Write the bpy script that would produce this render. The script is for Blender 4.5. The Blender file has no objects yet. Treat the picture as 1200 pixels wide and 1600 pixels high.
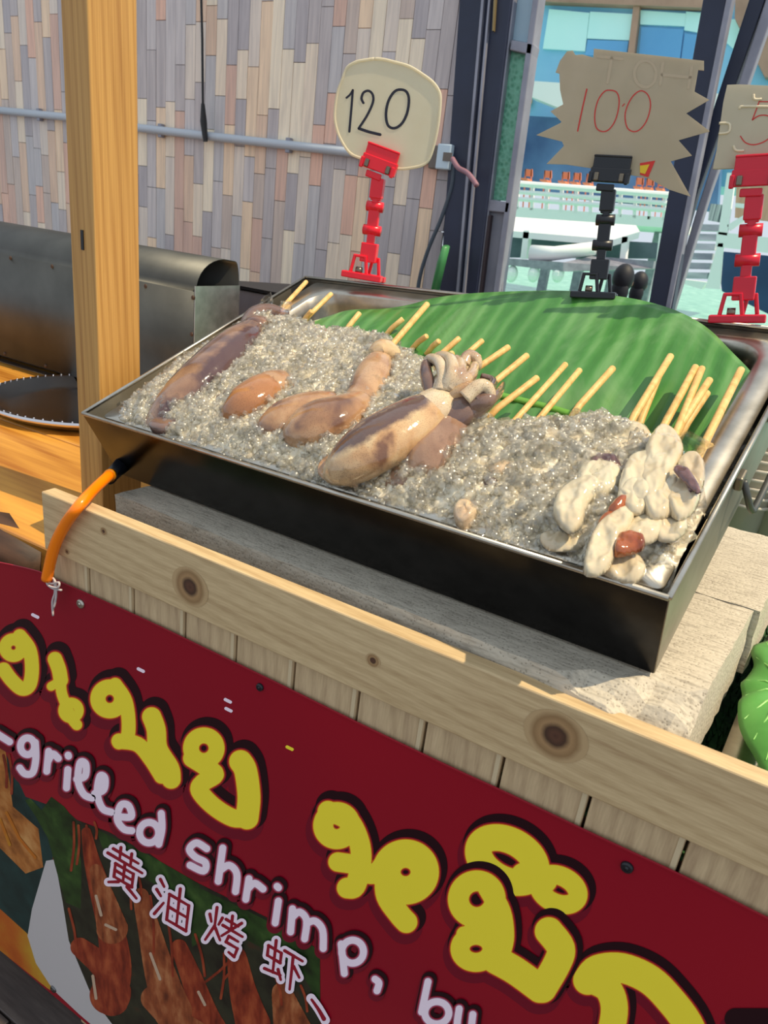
import bpy, bmesh, math, random
import numpy as np
from math import sin, cos, pi, radians, sqrt, hypot
from mathutils import Vector, Matrix, noise as mnoise
random.seed(7)
RNG = np.random.default_rng(7)
SC = bpy.context.scene
COL = SC.collection

# ------------------------------------------------------------------ camera, world, sun, exposure
FPX = 1130.0
CR = Vector((0.860, 0.497, 0.115)).normalized()
CW = Vector((-0.427, 0.825, -0.370)).normalized()
CR = (CR - CW * CR.dot(CW)).normalized()
CU = CR.cross(CW)
cam = bpy.data.cameras.new('camera')
cam.sensor_fit = 'HORIZONTAL'
cam.sensor_width = 36.0
cam.lens = FPX / 1200 * 36.0
cam.clip_start = 0.02
cam.clip_end = 300
cam.dof.use_dof = True
cam.dof.focus_distance = 0.78
cam.dof.aperture_fstop = 22
camo = bpy.data.objects.new('camera', cam)
COL.objects.link(camo)
camo.matrix_world = Matrix(((CR.x, CU.x, -CW.x, 0), (CR.y, CU.y, -CW.y, 0), (CR.z, CU.z, -CW.z, 0), (0, 0, 0, 1)))
SC.camera = camo

world = bpy.data.worlds.new('daylight')
SC.world = world
world.use_nodes = True
wb = world.node_tree.nodes['Background']
wb.inputs['Color'].default_value = (0.80, 0.90, 1.0, 1)
wb.inputs['Strength'].default_value = 0.84

AZ, EL = radians(86), radians(60)
SUN = Vector((sin(AZ) * cos(EL), cos(AZ) * cos(EL), sin(EL)))
sl = bpy.data.lights.new('sun', 'SUN')
sl.energy = 4.5
sl.angle = radians(0.6)
sl.color = (1.0, 0.83, 0.56)
so = bpy.data.objects.new('sun', sl)
COL.objects.link(so)
so.rotation_euler = SUN.to_track_quat('Z', 'Y').to_euler()
so.location = (2, 3, 5)

SC.view_settings.view_transform = 'Standard'
SC.view_settings.look = 'None'
SC.view_settings.exposure = 0.0
SC.view_settings.gamma = 1.0
SC.view_settings.use_curve_mapping = False
SC.cycles.max_bounces = 12
SC.cycles.diffuse_bounces = 6
SC.cycles.transparent_max_bounces = 14
SC.cycles.transmission_bounces = 8
SC.cycles.use_denoising = True

# ------------------------------------------------------------------ measuring helpers (photo pixel -> point on a real plane)
def V(*a): return Vector(a)
def ray(x, y): return CR * ((x - 600) / FPX) - CU * ((y - 800) / FPX) + CW
def onp(x, y, P, N):
    d = ray(x, y)
    return d * (P.dot(N) / d.dot(N))
def ony(x, y, Y): return onp(x, y, V(0, Y, 0), V(0, 1, 0))
def onz(x, y, Z): return onp(x, y, V(0, 0, Z), V(0, 0, 1))
# tray frame
TM = Matrix(((0.992, 0.082, -0.094), (-0.112, 0.920, -0.376), (0.055, 0.383, 0.922)))
tx = Vector(TM.col[0]).normalized(); tz = Vector(TM.col[2]); tz = (tz - tx * tz.dot(tx)).normalized(); ty = tz.cross(tx)
TM = Matrix(((tx.x, ty.x, tz.x), (tx.y, ty.y, tz.y), (tx.z, ty.z, tz.z)))
TO = V(-0.332, 0.474, -0.210)
TRAY = Matrix.Translation(TO) @ TM.to_4x4()
TI = TRAY.inverted()
def tl(x, y, z=0.0):
    return TI @ onp(x, y, TO + tz * z, tz)
def mmpp(x, y, z=0.0):            # metres per pixel near a tray point
    return (tl(x + 1, y, z) - tl(x, y, z)).length
TW, TD, TH = 0.62, 0.376, 0.082

# ------------------------------------------------------------------ object helpers
def S(r, g, b):
    def f(c):
        c /= 255.0
        return c / 12.92 if c <= 0.04045 else ((c + 0.055) / 1.055) ** 2.4
    return (f(r), f(g), f(b), 1.0)

class MB:
    def __init__(s): s.v = []; s.f = []; s.m = []; s.sm = []; s.mi = 0; s.smooth = False
    def add(s, verts, faces):
        b = len(s.v)
        s.v.extend([tuple(p) for p in verts])
        for f in faces:
            s.f.append(tuple(b + i for i in f)); s.m.append(s.mi); s.sm.append(s.smooth)
        return s
    def box(s, c, d, rot=None):
        c = Vector(c); hx, hy, hz = d[0] / 2, d[1] / 2, d[2] / 2
        P = [Vector((x * hx, y * hy, z * hz)) for x in (-1, 1) for y in (-1, 1) for z in (-1, 1)]
        if rot: P = [rot @ p for p in P]
        return s.add([c + p for p in P], [(0, 1, 3, 2), (4, 6, 7, 5), (0, 4, 5, 1), (2, 3, 7, 6), (0, 2, 6, 4), (1, 5, 7, 3)])
    def prism(s, poly, off):
        n = len(poly); off = Vector(off)
        P = [Vector(p) for p in poly] + [Vector(p) + off for p in poly]
        return s.add(P, [tuple(range(n))[::-1], tuple(range(n, 2 * n))] + [(i, (i + 1) % n, n + (i + 1) % n, n + i) for i in range(n)])
    def tube(s, path, rad, n=10, caps=True, flat=1.0, upv=None):
        path = [Vector(p) for p in path]; k = len(path)
        if not hasattr(rad, '__len__'): rad = [rad] * k
        vs = []; prev = None
        for i, p in enumerate(path):
            t = (path[min(i + 1, k - 1)] - path[max(i - 1, 0)])
            t = t.normalized() if t.length > 1e-9 else V(0, 0, 1)
            if upv is not None: a = Vector(upv)
            elif prev is None: a = V(0, 0, 1) if abs(t.z) < .9 else V(1, 0, 0)
            else: a = prev
            a = (a - t * a.dot(t))
            a = a.normalized() if a.length > 1e-6 else t.orthogonal().normalized()
            prev = a; b = t.cross(a)
            rr = rad[i]
            ra, rb = rr if hasattr(rr, '__len__') else (rr * flat, rr)
            vs += [p + a * (ra * cos(2 * pi * j / n)) + b * (rb * sin(2 * pi * j / n)) for j in range(n)]
        fs = [(i * n + j, i * n + (j + 1) % n, (i + 1) * n + (j + 1) % n, (i + 1) * n + j) for i in range(k - 1) for j in range(n)]
        if caps: fs += [tuple(range(n))[::-1], tuple(range((k - 1) * n, k * n))]
        return s.add(vs, fs)
    def lathe(s, c, prof, n=24, rot=None):
        c = Vector(c); vs = []
        for r, z in prof:
            for j in range(n):
                p = Vector((r * cos(2 * pi * j / n), r * sin(2 * pi * j / n), z))
                vs.append(c + (rot @ p if rot else p))
        k = len(prof)
        return s.add(vs, [(i * n + j, i * n + (j + 1) % n, (i + 1) * n + (j + 1) % n, (i + 1) * n + j) for i in range(k - 1) for j in range(n)])
    def ball(s, c, r, nu=10, nv=7, rot=None):
        r = r if hasattr(r, '__len__') else (r, r, r)
        c = Vector(c); vs = []
        for i in range(nv + 1):
            a = pi * i / nv
            for j in range(nu):
                b = 2 * pi * j / nu
                p = Vector((r[0] * sin(a) * cos(b), r[1] * sin(a) * sin(b), r[2] * cos(a)))
                vs.append(c + (rot @ p if rot else p))
        return s.add(vs, [(i * nu + j, (i + 1) * nu + j, (i + 1) * nu + (j + 1) % nu, i * nu + (j + 1) % nu) for i in range(nv) for j in range(nu)])
    def grid(s, P, closed=False):
        k, n = len(P), len(P[0])
        fs = [(i * n + j, i * n + j + 1, (i + 1) * n + j + 1, (i + 1) * n + j) for i in range(k - 1) for j in range(n - 1)]
        return s.add([p for r in P for p in r], fs)
    def build(s, name, mats, parent=None, mtx=None, bevel=0, solid=0, subsurf=0, kind=None, weld=False):
        me = bpy.data.meshes.new(name)
        me.from_pydata(s.v, [], s.f)
        if not isinstance(mats, (list, tuple)): mats = [mats]
        for m in mats: me.materials.append(m)
        me.polygons.foreach_set('material_index', s.m)
        me.polygons.foreach_set('use_smooth', s.sm)
        if weld or bevel:
            bm = bmesh.new(); bm.from_mesh(me)
            bmesh.ops.remove_doubles(bm, verts=bm.verts, dist=1e-5)
            bmesh.ops.recalc_face_normals(bm, faces=bm.faces)
            bm.to_mesh(me); bm.free()
        me.update()
        o = bpy.data.objects.new(name, me)
        COL.objects.link(o)
        if parent: o.parent = parent
        if mtx is not None: o.matrix_world = mtx
        if solid:
            m = o.modifiers.new('solid', 'SOLIDIFY'); m.thickness = solid; m.offset = 0
        if bevel:
            m = o.modifiers.new('bevel', 'BEVEL'); m.width = bevel; m.segments = 2; m.limit_method = 'ANGLE'
        if subsurf:
            m = o.modifiers.new('sub', 'SUBSURF'); m.levels = subsurf; m.render_levels = subsurf
        if kind: o['kind'] = kind
        return o

def tag(o, label, cat, group=None):
    o['label'] = label; o['category'] = cat
    if group: o['group'] = group
    return o
def thing(name, label, cat, mtx=None, group=None):
    o = bpy.data.objects.new(name, None)
    o.empty_display_size = 0.02
    COL.objects.link(o)
    if mtx is not None: o.matrix_world = mtx
    return tag(o, label, cat, group)
def struct(o): o['kind'] = 'structure'; return o
def T(v): return Matrix.Translation(Vector(v))
def smooth_path(pts, k=6, closed=False):
    P = [Vector(p) for p in pts]; n = len(P); out = []
    rng = range(n if closed else n - 1)
    for i in rng:
        if closed: a, b, c, d = P[(i - 1) % n], P[i], P[(i + 1) % n], P[(i + 2) % n]
        else: a, b, c, d = P[max(i - 1, 0)], P[i], P[i + 1], P[min(i + 2, n - 1)]
        for j in range(k):
            t = j / k
            out.append(0.5 * ((2 * b) + (c - a) * t + (2 * a - 5 * b + 4 * c - d) * t * t + (3 * b - a - 3 * c + d) * t ** 3))
    if not closed: out.append(P[-1])
    return out

# ------------------------------------------------------------------ materials
def mat(name, col=(.8, .8, .8, 1), rough=.5, metal=0.0, **kw):
    m = bpy.data.materials.new(name); m.use_nodes = True
    b = m.node_tree.nodes['Principled BSDF']
    b.inputs['Base Color'].default_value = col
    b.inputs['Roughness'].default_value = rough
    b.inputs['Metallic'].default_value = metal
    for k, v in kw.items(): b.inputs[k.replace('_', ' ')].default_value = v
    return m
def N(m, t, **kw):
    n = m.node_tree.nodes.new(t)
    for k, v in kw.items(): setattr(n, k, v)
    return n
def L(m, a, b): m.node_tree.links.new(a, b)
def bsdf(m): return m.node_tree.nodes['Principled BSDF']
def ramp(m, fac, stops, interp='LINEAR'):
    r = N(m, 'ShaderNodeValToRGB'); r.color_ramp.interpolation = interp
    e = r.color_ramp.elements
    while len(e) < len(stops): e.new(0.5)
    for i, (p, c) in enumerate(stops): e[i].position = p; e[i].color = c
    L(m, fac, r.inputs[0]); return r.outputs[0]
def coords(m, scale=(1, 1, 1), rot=(0, 0, 0), kind='Object'):
    tc = N(m, 'ShaderNodeTexCoord'); mp = N(m, 'ShaderNodeMapping')
    mp.inputs['Scale'].default_value = scale; mp.inputs['Rotation'].default_value = rot
    L(m, tc.outputs[kind], mp.inputs[0]); return mp.outputs[0]
def noise(m, vec, scale=5, detail=4, rough=.55, dist=0.0):
    n = N(m, 'ShaderNodeTexNoise')
    n.inputs['Scale'].default_value = scale; n.inputs['Detail'].default_value = detail
    n.inputs['Roughness'].default_value = rough; n.inputs['Distortion'].default_value = dist
    if vec is not None: L(m, vec, n.inputs['Vector'])
    return n.outputs['Fac']
def bump(m, h, strength=.3, dist=.002):
    b = N(m, 'ShaderNodeBump'); b.inputs['Strength'].default_value = strength; b.inputs['Distance'].default_value = dist
    L(m, h, b.inputs['Height']); L(m, b.outputs[0], bsdf(m).inputs['Normal'])
def mixc(m, fac, a, b, blend='MIX'):
    x = N(m, 'ShaderNodeMix', data_type='RGBA', blend_type=blend)
    for s, v in ((x.inputs[0], fac), (x.inputs[6], a), (x.inputs[7], b)):
        if hasattr(v, 'links') or hasattr(v, 'is_linked'): L(m, v, s)
        else: s.default_value = v
    return x.outputs[2]
def noisy(name, stops, scale=5, rough=.6, sc3=(1, 1, 1), metal=0.0, bmp=0, detail=5, dist=0.0, bd=.002, **kw):
    m = mat(name, rough=rough, metal=metal, **kw)
    f = noise(m, coords(m, sc3), scale, detail, dist=dist)
    L(m, ramp(m, f, stops), bsdf(m).inputs['Base Color'])
    if bmp: bump(m, f, bmp, bd)
    return m
def wood(name, c1, c2, c3, along=(1, 12, 12), scale=14, rough=.55, rings=True, bmp=.15):
    m = mat(name, rough=rough)
    vec = coords(m, along)
    f = noise(m, vec, scale * .25, 3, .5, .6)
    g = noise(m, coords(m, tuple(a * (4 if a > 1 else .6) for a in along)), scale, 3)
    col = ramp(m, f, [(.3, c1), (.5, c2), (.7, c3)])
    if rings:
        w = N(m, 'ShaderNodeTexWave'); w.wave_type = 'BANDS'; w.bands_direction = 'DIAGONAL'
        w.inputs['Scale'].default_value = scale * .35; w.inputs['Distortion'].default_value = 5
        w.inputs['Detail'].default_value = 2; w.inputs['Detail Scale'].default_value = .7
        L(m, vec, w.inputs['Vector'])
        col = mixc(m, .45, col, ramp(m, w.outputs['Fac'], [(.0, c1), (.6, c3), (1, c3)]))
    col = mixc(m, .35, col, ramp(m, g, [(.35, c1), (.65, c3)]))
    L(m, col, bsdf(m).inputs['Base Color'])
    if bmp: bump(m, g, bmp, .001)
    return m

M = {}
M['pine'] = wood('pine', S(172, 142, 102), S(200, 172, 128), S(216, 190, 146), (1.2, 14, 14), 10)
M['pine_v'] = wood('pine_vertical', S(168, 140, 108), S(196, 170, 130), S(212, 186, 146), (14, 14, 1.2), 10)
M['post'] = wood('post_pine', S(158, 108, 50), S(188, 138, 70), S(206, 158, 88), (20, 20, .9), 9)
M['knot'] = None
M['table'] = wood('table_wood', S(150, 88, 24), S(206, 140, 50), S(226, 166, 72), (1.0, 5, 5), 5, .32, True, .04)
M['dark_wood'] = noisy('dark_wood_edge', [(.3, S(36, 22, 14)), (.7, S(86, 56, 34))], 9, .6, (1, 5, 5), bmp=.3)
M['floor'] = noisy('floor_vinyl', [(.3, S(52, 44, 42)), (.55, S(76, 66, 62)), (.75, S(94, 84, 78))], 6, .5, (1.5, 16, 16))
M['aac'] = mat('aerated_block', rough=.95)
_m = M['aac']; _v = coords(_m); _st = coords(_m, (14, 130, 130))
_c = ramp(_m, noise(_m, _v, 9, 4), [(.3, S(178, 168, 152)), (.7, S(206, 196, 178))])
_c = mixc(_m, .5, _c, ramp(_m, noise(_m, _st, 3, 3), [(.34, S(132, 122, 108)), (.5, S(196, 186, 168)), (.7, S(210, 200, 182))]))
_vo = N(_m, 'ShaderNodeTexVoronoi'); _vo.inputs['Scale'].default_value = 330; L(_m, _v, _vo.inputs['Vector'])
_c = mixc(_m, ramp(_m, _vo.outputs['Distance'], [(.12, (.7, .7, .7, 1)), (.3, (0, 0, 0, 1))]), _c, S(120, 110, 96))
L(_m, _c, bsdf(_m).inputs['Base Color']); bump(_m, _vo.outputs['Distance'], .35, .0012)
M['steel_dark'] = noisy('dark_steel', [(.35, S(96, 96, 98)), (.65, S(120, 120, 120))], 30, .28, metal=1.0, bmp=.03)
M['steel_dim_front'] = noisy('dim_reflection_steel', [(.35, S(38, 38, 40)), (.65, S(52, 52, 54))], 30, .24, metal=1.0, bmp=.04)  # dark reflections of the tray's front wall put into the steel colour
M['steel'] = noisy('steel', [(.3, S(168, 162, 150)), (.7, S(205, 198, 186))], 40, .32, metal=1.0, bmp=.06)
M['steel_old'] = noisy('old_steel', [(.3, S(112, 104, 90)), (.5, S(150, 144, 132)), (.75, S(176, 170, 160))], 9, .42, metal=.85, bmp=.05)
M['steel_blue'] = noisy('guard_steel', [(.3, S(74, 75, 74)), (.7, S(98, 99, 97))], 7, .5, metal=.85, bmp=.03)
M['chrome'] = mat('chrome', S(215, 210, 212), .12, 1.0)
M['black_paint'] = mat('black_paint', S(18, 18, 22), .5)
M['navy'] = noisy('navy_frame', [(.3, S(26, 32, 54)), (.7, S(36, 44, 70))], 6, .45)
M['alu'] = noisy('aluminium', [(.3, S(128, 128, 140)), (.7, S(158, 158, 170))], 8, .45, metal=.3)
M['conduit'] = mat('conduit_grey', S(186, 194, 204), .4)
M['red_plastic'] = mat('red_plastic', S(232, 16, 40), .28, Subsurface_Weight=0.0)
M['dark_red_plastic'] = mat('crimson_plastic', S(205, 12, 44), .28)
M['black_plastic'] = mat('black_plastic', S(20, 22, 30), .35)
M['bamboo'] = wood('bamboo', S(198, 148, 82), S(224, 182, 112), S(238, 204, 138), (30, 30, 2), 16, .5, False, 0)
M['orange'] = mat('orange_tube', S(255, 132, 8), .25)
M['tube_end'] = mat('tube_end', S(176, 108, 10), .2)
M['white'] = mat('white_paint', S(236, 240, 240), .5)
M['white_print'] = mat('white_print', S(226, 208, 220), .4)
M['blue_box'] = mat('pale_blue_box', S(196, 214, 226), .4)
M['brown_box'] = mat('brown_box', S(110, 100, 92), .5)

def glassmat(name, col, rough=.05, alpha=.5, tint=None):
    m = mat(name, col, rough); nt = m.node_tree
    tr = N(m, 'ShaderNodeBsdfTransparent'); tr.inputs[0].default_value = tint or (1, 1, 1, 1)
    mx = N(m, 'ShaderNodeMixShader'); mx.inputs[0].default_value = alpha
    L(m, tr.outputs[0], mx.inputs[1]); L(m, bsdf(m).outputs[0], mx.inputs[2])
    L(m, mx.outputs[0], nt.nodes['Material Output'].inputs[0]); return m

# ------------------------------------------------------------------ SETTING
FZ = -1.15
fb = MB().box((-1, .9, FZ - .06), (9, 8.2, .1)).build('floor', M['floor']); struct(fb)
pm = MB().box((0, 0, 0), (1.2, .118, .012)).build('plank', M['floor'], fb, bevel=.0015)
pm.location = (-1.7, -.5, FZ - .004)
for i in range(12):
    for k in range(3):
        if i == 0 and k == 0: continue
        q = pm.copy(); COL.objects.link(q); q.parent = fb
        q.location = (-1.7 + k * 1.205 + (i % 3) * .38, -.5 + i * .1205, FZ - .004 + .0006 * ((i * 7 + k) % 3))

# wall with narrow staggered strips of many woods
WY = 2.4
wl = struct(MB().box((-3.69, WY + .04, .6), (5.0, .06, 3.4)).build('wall_back', noisy('wall_backing', [(.3, S(158, 146, 136)), (.7, S(176, 164, 154))], 5, .7)))
wm = mat('printed_strips', rough=.5)
oi = N(wm, 'ShaderNodeObjectInfo')
pal = [S(150, 128, 110), S(176, 140, 104), S(134, 122, 118), S(186, 166, 138), S(164, 120, 92), S(150, 140, 136), S(190, 158, 118), S(122, 112, 112), S(172, 156, 138), S(178, 128, 96), S(140, 134, 132), S(196, 176, 146)]
pal = [tuple(min(1, (c * .66 + .34 * g_) * 2.15) for c, g_ in zip(p[:3], (.33, .32, .33))) + (1,) for p in pal]
base = ramp(wm, oi.outputs['Random'], [(i / len(pal), c) for i, c in enumerate(pal)], 'CONSTANT')
gr = noise(wm, coords(wm, (60, 1, 2.2), kind='Generated'), 2.0, 4, .6, 1.5)
geo = N(wm, 'ShaderNodeNewGeometry')
mp = N(wm, 'ShaderNodeMapping'); mp.inputs['Scale'].default_value = (70, 70, 4)
L(wm, geo.outputs['Position'], mp.inputs[0])
gr = noise(wm, mp.outputs[0], 1.0, 4, .6, .6)
L(wm, mixc(wm, .8, base, ramp(wm, gr, [(.25, (.66, .66, .7, 1)), (.6, (1, 1, 1, 1)), (.8, (1.1, 1.08, 1.04, 1))]), 'MULTIPLY'), bsdf(wm).inputs['Base Color'])
PWD = .052
ux = MB().box((0, 0, 0), (1, 1, 1)); pme = None
rest = MB()
nplank = 0
x = -3.75
strips = []
while x < -1.20:
    z = -.62 - random.random() * .25
    while z < 1.0:
        h = random.choice([.16, .2, .25, .3, .36])
        strips.append((x, z, h)); z += h
    x += PWD
def vis(s):   # strips in the photographed stretch of wall
    return s[1] + s[2] > -.45 and s[1] < .86
for s_ in strips:
    if vis(s_) and nplank < 298:
        if pme is None:
            q = ux.build('plank', wm, wl); pme = q.data
        else:
            q = bpy.data.objects.new('plank', pme); COL.objects.link(q); q.parent = wl
        q.location = (s_[0] + PWD / 2, WY + .004, s_[1] + s_[2] / 2)
        q.scale = (PWD - .0016, .008 + .003 * random.random(), s_[2] - .002)
        nplank += 1
    else:
        rest.box((s_[0] + PWD / 2, WY + .005, s_[1] + s_[2] / 2), (PWD - .0016, .008, s_[2] - .002))
if rest.v: rest.build('strip_planking', wm, wl, kind='stuff')

# conduit along the wall
yc = WY - .02
def wp(x, y, d=.02): return ony(x, y, WY - d)
cd = thing('conduit', 'pale grey pipe running straight across the strip-wood wall', 'pipe', T(wp(300, 212)))
inv = cd.matrix_world.inverted()
mbp = MB(); mbp.smooth = True
mbp.tube([inv @ wp(-60, 166), inv @ wp(103, 183), inv @ wp(218, 200), inv @ wp(318, 212), inv @ wp(550, 238), inv @ wp(676, 249)], .0155, 12)
mbp.build('pipe', M['conduit'], cd)
for q in ((60, 179), (250, 204), (450, 227)):
    p = inv @ wp(*q); MB().box(p + V(0, .006, 0), (.02, .02, .05)).build('clip', M['alu'], cd, bevel=.002)
bx = thing('junction_box', 'small brown and pale blue junction box at end of wall pipe', 'box', T(wp(690, 246)))
inv = bx.matrix_world.inverted()
MB().box(inv @ wp(680, 246, .02), (.03, .03, .07)).build('bracket', M['brown_box'], bx, bevel=.003)
MB().box(inv @ wp(697, 246, .03), (.05, .045, .075)).build('cover', M['blue_box'], bx, bevel=.004)
MB().box(inv @ wp(699, 245, .054), (.03, .004, .025)).build('socket', M['brown_box'], bx)
def cable(name, pts, r, m, label, cat, d=.03):
    c = MB(); c.smooth = True
    P = smooth_path([wp(a, b, d) if len(p) == 2 else wp(a, b, p[2]) for p in pts for a, b in [p[:2]]], 6)
    o0 = P[0]
    c.tube([p - o0 for p in P], r, 8)
    return tag(c.build(name, m, mtx=T(o0)), label, cat)
cable('cable', [(708, 256), (706, 290), (690, 340), (671, 385), (658, 425), (652, 460), (650, 500)], .007, mat('grey_cable', S(70, 80, 92), .5), 'thin grey cable hanging from the junction box down the wall', 'cable')
cable('loose_wire', [(707, 248, .06), (716, 262, .09), (730, 270, .12), (740, 282, .14), (745, 290, .15)], .008, mat('pink_wire', S(150, 110, 122), .5), 'loose pinkish wire sticking out of the junction box', 'wire')
hc = thing('hanging_cord', 'thin black cord hanging down the wall with thick black end', 'cord', T(wp(318, 0, .03)))
inv = hc.matrix_world.inverted()
MB().tube([inv @ wp(313, -60, .04), inv @ wp(316, 60, .04), inv @ wp(317, 165, .04)], .0045, 8).build('line', M['black_paint'], hc)
MB().tube([inv @ wp(317, 162, .045), inv @ wp(318, 190, .045), inv @ wp(321, 221, .045)], [.007, .013, .009], 8).build('weight', M['black_paint'], hc)
gp = MB(); gp.smooth = True
gp.tube([wp(697, 385, .15), wp(690, 410, .14), wp(676, 470, .13)], [.02, .024, .024], 10, flat=.5)
tag(gp.build('green_pole', mat('green_plastic', S(70, 140, 84), .4)), 'green plastic pole leaning beside the dark door frame', 'pole')

# dark frame, folded door, mullions
def quadbox(pxs, Y, th, m, name, parent=None, bev=.003):
    P = [ony(a, b, Y) for a, b in pxs]
    return MB().prism(P, (0, th, 0)).build(name, m, parent, bevel=bev)
struct(quadbox([(722, -60), (806, -60), (737, 520), (682, 520)], WY - .03, .12, M['navy'], 'wall_return'))
struct(quadbox([(757, -60), (761, -60), (711, 520), (707, 520)], WY - .045, .02, M['alu'], 'trim_1', None, 0))
struct(quadbox([(768, -60), (771, -60), (720, 520), (717, 520)], WY - .045, .02, M['alu'], 'trim_2', None, 0))
struct(quadbox([(774, -60), (778, -60), (771, 48), (769, 48)], WY - .045, .02, mat('brass_strip', S(150, 130, 90), .4, .5), 'trim_3', None, 0))
dY = WY - .02
dr = struct(quadbox([(804, -60), (811, -60), (741, 520), (732, 520)], dY, .06, M['alu'], 'door_1'))
gg = glassmat('green_pressed_glass', S(120, 188, 160), .25, .8, S(150, 220, 190))
_v = N(gg, 'ShaderNodeTexVoronoi'); _v.inputs['Scale'].default_value = 70
L(gg, coords(gg), _v.inputs['Vector']); bump(gg, _v.outputs['Distance'], .8, .004)
L(gg, ramp(gg, _v.outputs['Distance'], [(0, S(78, 150, 120)), (.6, S(130, 196, 168))]), bsdf(gg).inputs['Base Color'])
gw = glassmat('frosted_glass', S(170, 196, 212), .4, .85, S(200, 220, 230))
quadbox([(840, -60), (850, -60), (771, 520), (762, 520)], dY, .06, M['alu'], 'stile', dr)
quadbox([(799, 62), (834, 68), (830, 86), (796, 78)], dY, .06, M['alu'], 'rail', dr)
quadbox([(765, 312), (797, 316), (794, 333), (762, 330)], dY, .06, M['alu'], 'rail', dr)
quadbox([(811, -60), (842, -60), (832, 68), (800, 62)], dY + .025, .01, gw, 'glass_pane', dr, 0)
quadbox([(797, 79), (829, 86), (796, 315), (766, 311)], dY + .025, .01, gg, 'glass_pane', dr, 0)
quadbox([(766, 330), (795, 334), (778, 520), (742, 520)], dY + .02, .02, noisy('door_panel', [(.3, S(120, 122, 136)), (.7, S(150, 150, 160))], 6, .5), 'lower_panel', dr, 0)
quadbox([(763, 336), (767, 336), (745, 520), (741, 520)], dY - .004, .02, mat('dark_gasket', S(54, 40, 44), .6), 'gasket', dr, 0)
for i, (a, b) in enumerate((([(1109, -60), (1146, -60), (1040, 540), (1002, 540)], [(1146, -60), (1157, -60), (1036, 540), (1028, 540)]), ([(1190, -60), (1216, -60), (1090, 300), (1050, 440), (1040, 440), (1085, 260)], [(1216, -60), (1236, -60), (1110, 300), (1036, 540), (1026, 540), (1088, 330)]))):
    t_ = struct(quadbox(a, WY + .05 + i * .1, .06, M['navy'], 'trim_%d' % (4 + i)))
    quadbox(b, WY + .045 + i * .1, .05, M['alu'], 'edge_strip', t_)

# ------------------------------------------------------------------ OUTDOORS
wat = noisy('green_water', [(.3, S(96, 176, 146)), (.6, S(134, 206, 176)), (.8, S(186, 234, 214))], 2.5, .25, (1, .5, 1), bmp=.4, bd=.05)
struct(MB().box((0, 33, -1.75), (120, 56, .1)).build('water', wat))
def opoly(pxs, Y, th, m, name, parent=None, bev=0):
    return quadbox(pxs, Y, th, m, name, parent, bev)
fac = noisy('facade_sky_tint', [(.3, S(112, 178, 222)), (.7, S(150, 208, 240))], .3, .35)  # sky reflection put into the facade and pane colours as blue
pane_l = noisy('glass_sky_pale', [(.3, S(186, 244, 246)), (.7, S(214, 252, 252))], .2, .25)
pane_d = noisy('glass_sky_tint', [(.3, S(84, 152, 210)), (.7, S(112, 180, 232))], .2, .2)
tan = noisy('tan_wood', [(.3, S(150, 116, 100)), (.7, S(190, 152, 132))], .8, .6)
YB = 26
bld = opoly([(690, -120), (1260, -120), (1260, 300), (640, 260)], YB, 3, fac, 'waterside_building')
tag(bld, 'blue glass-fronted building across the water behind the price cards', 'building')
for q in ([(858, 14), (921, 20), (914, 80), (848, 76)], [(922, 18), (988, 22), (983, 63), (917, 60)], [(1001, 16), (1072, 21), (1070, 41), (1000, 38)], [(1072, 18), (1096, 20), (1092, 51), (1069, 47)], [(1135, 30), (1168, 30), (1150, 80), (1128, 60)]):
    f = opoly(q, YB - .12, .2, pane_l, 'window', bld)
for q in ([(918, 62), (982, 64), (978, 90), (914, 86)], [(1002, 42), (1068, 46), (1062, 95), (998, 90)], [(1070, 52), (1092, 55), (1084, 100), (1064, 96)]):
    opoly(q, YB - .1, .2, pane_d, 'window', bld)
opoly([(990, 5), (1000, 6), (990, 92), (980, 90)], YB - .3, .3, tan, 'column', bld)
opoly([(838, 2), (1100, 12), (1102, -4), (840, -14)], YB - .4, .4, tan, 'lintel', bld)
opoly([(1150, -60), (1260, -40), (1260, 130), (1195, 120), (1148, 28)], YB - .5, .4, tan, 'wooden_gable', bld)
aw = opoly([(826, 126), (885, 130), (882, 172), (822, 148)], YB - 2.2, 1.0, M['white'], 'white_awning'); tag(aw, 'white awning left of the zigzag price card across the water', 'awning')
aw2 = opoly([(1112, 145), (1135, 148), (1126, 190), (1104, 186)], YB - 2.2, 1.0, M['white'], 'white_awning'); tag(aw2, 'small white awning between the two dark door frames', 'awning')
lp = MB().ball(ony(824, 158, YB - .2), .17).build('yellow_lamp', mat('yellow_lamp', S(236, 190, 80), .4)); tag(lp, 'round yellow lamp hanging at left edge of white awning', 'lamp')
sh = opoly([(812, 180), (1130, 200), (1120, 330), (800, 300)], YB - 1.4, .6, noisy('terrace_blue', [(.3, S(46, 78, 126)), (.7, S(92, 132, 178))], .5, .6), 'terrace_wall'); tag(sh, 'dark blue back wall of the terrace behind the railing', 'wall')  # wall in mottled dark blue
YR = 20
dkk = MB().prism([ony(792, 322, YR), ony(1043, 340, YR), ony(1042, 356, YR), ony(790, 338, YR)], (0, 4, 0))
terr = dkk.build('terrace_deck', M['white']); _x0, _x1 = ony(792, 338, YR), ony(1042, 356, YR)
for q in range(4):
    p = _x0.lerp(_x1, (q + .3) / 4)
    MB().box((p.x, YR + 3.2, (p.z - 1.8) / 2), (.25, .25, p.z + 1.8 - .02)).build('pile', M['alu'], terr)
tag(terr, 'white terrace deck edge across the water under the railing', 'deck')
oc = mat('orange_chair', S(214, 130, 92), .6)
zdk = lambda x: ony(792, 322, YR).z + (x - ony(792, 322, YR).x) * (ony(1043, 340, YR).z - ony(792, 322, YR).z) / (ony(1043, 340, YR).x - ony(792, 322, YR).x)
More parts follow.
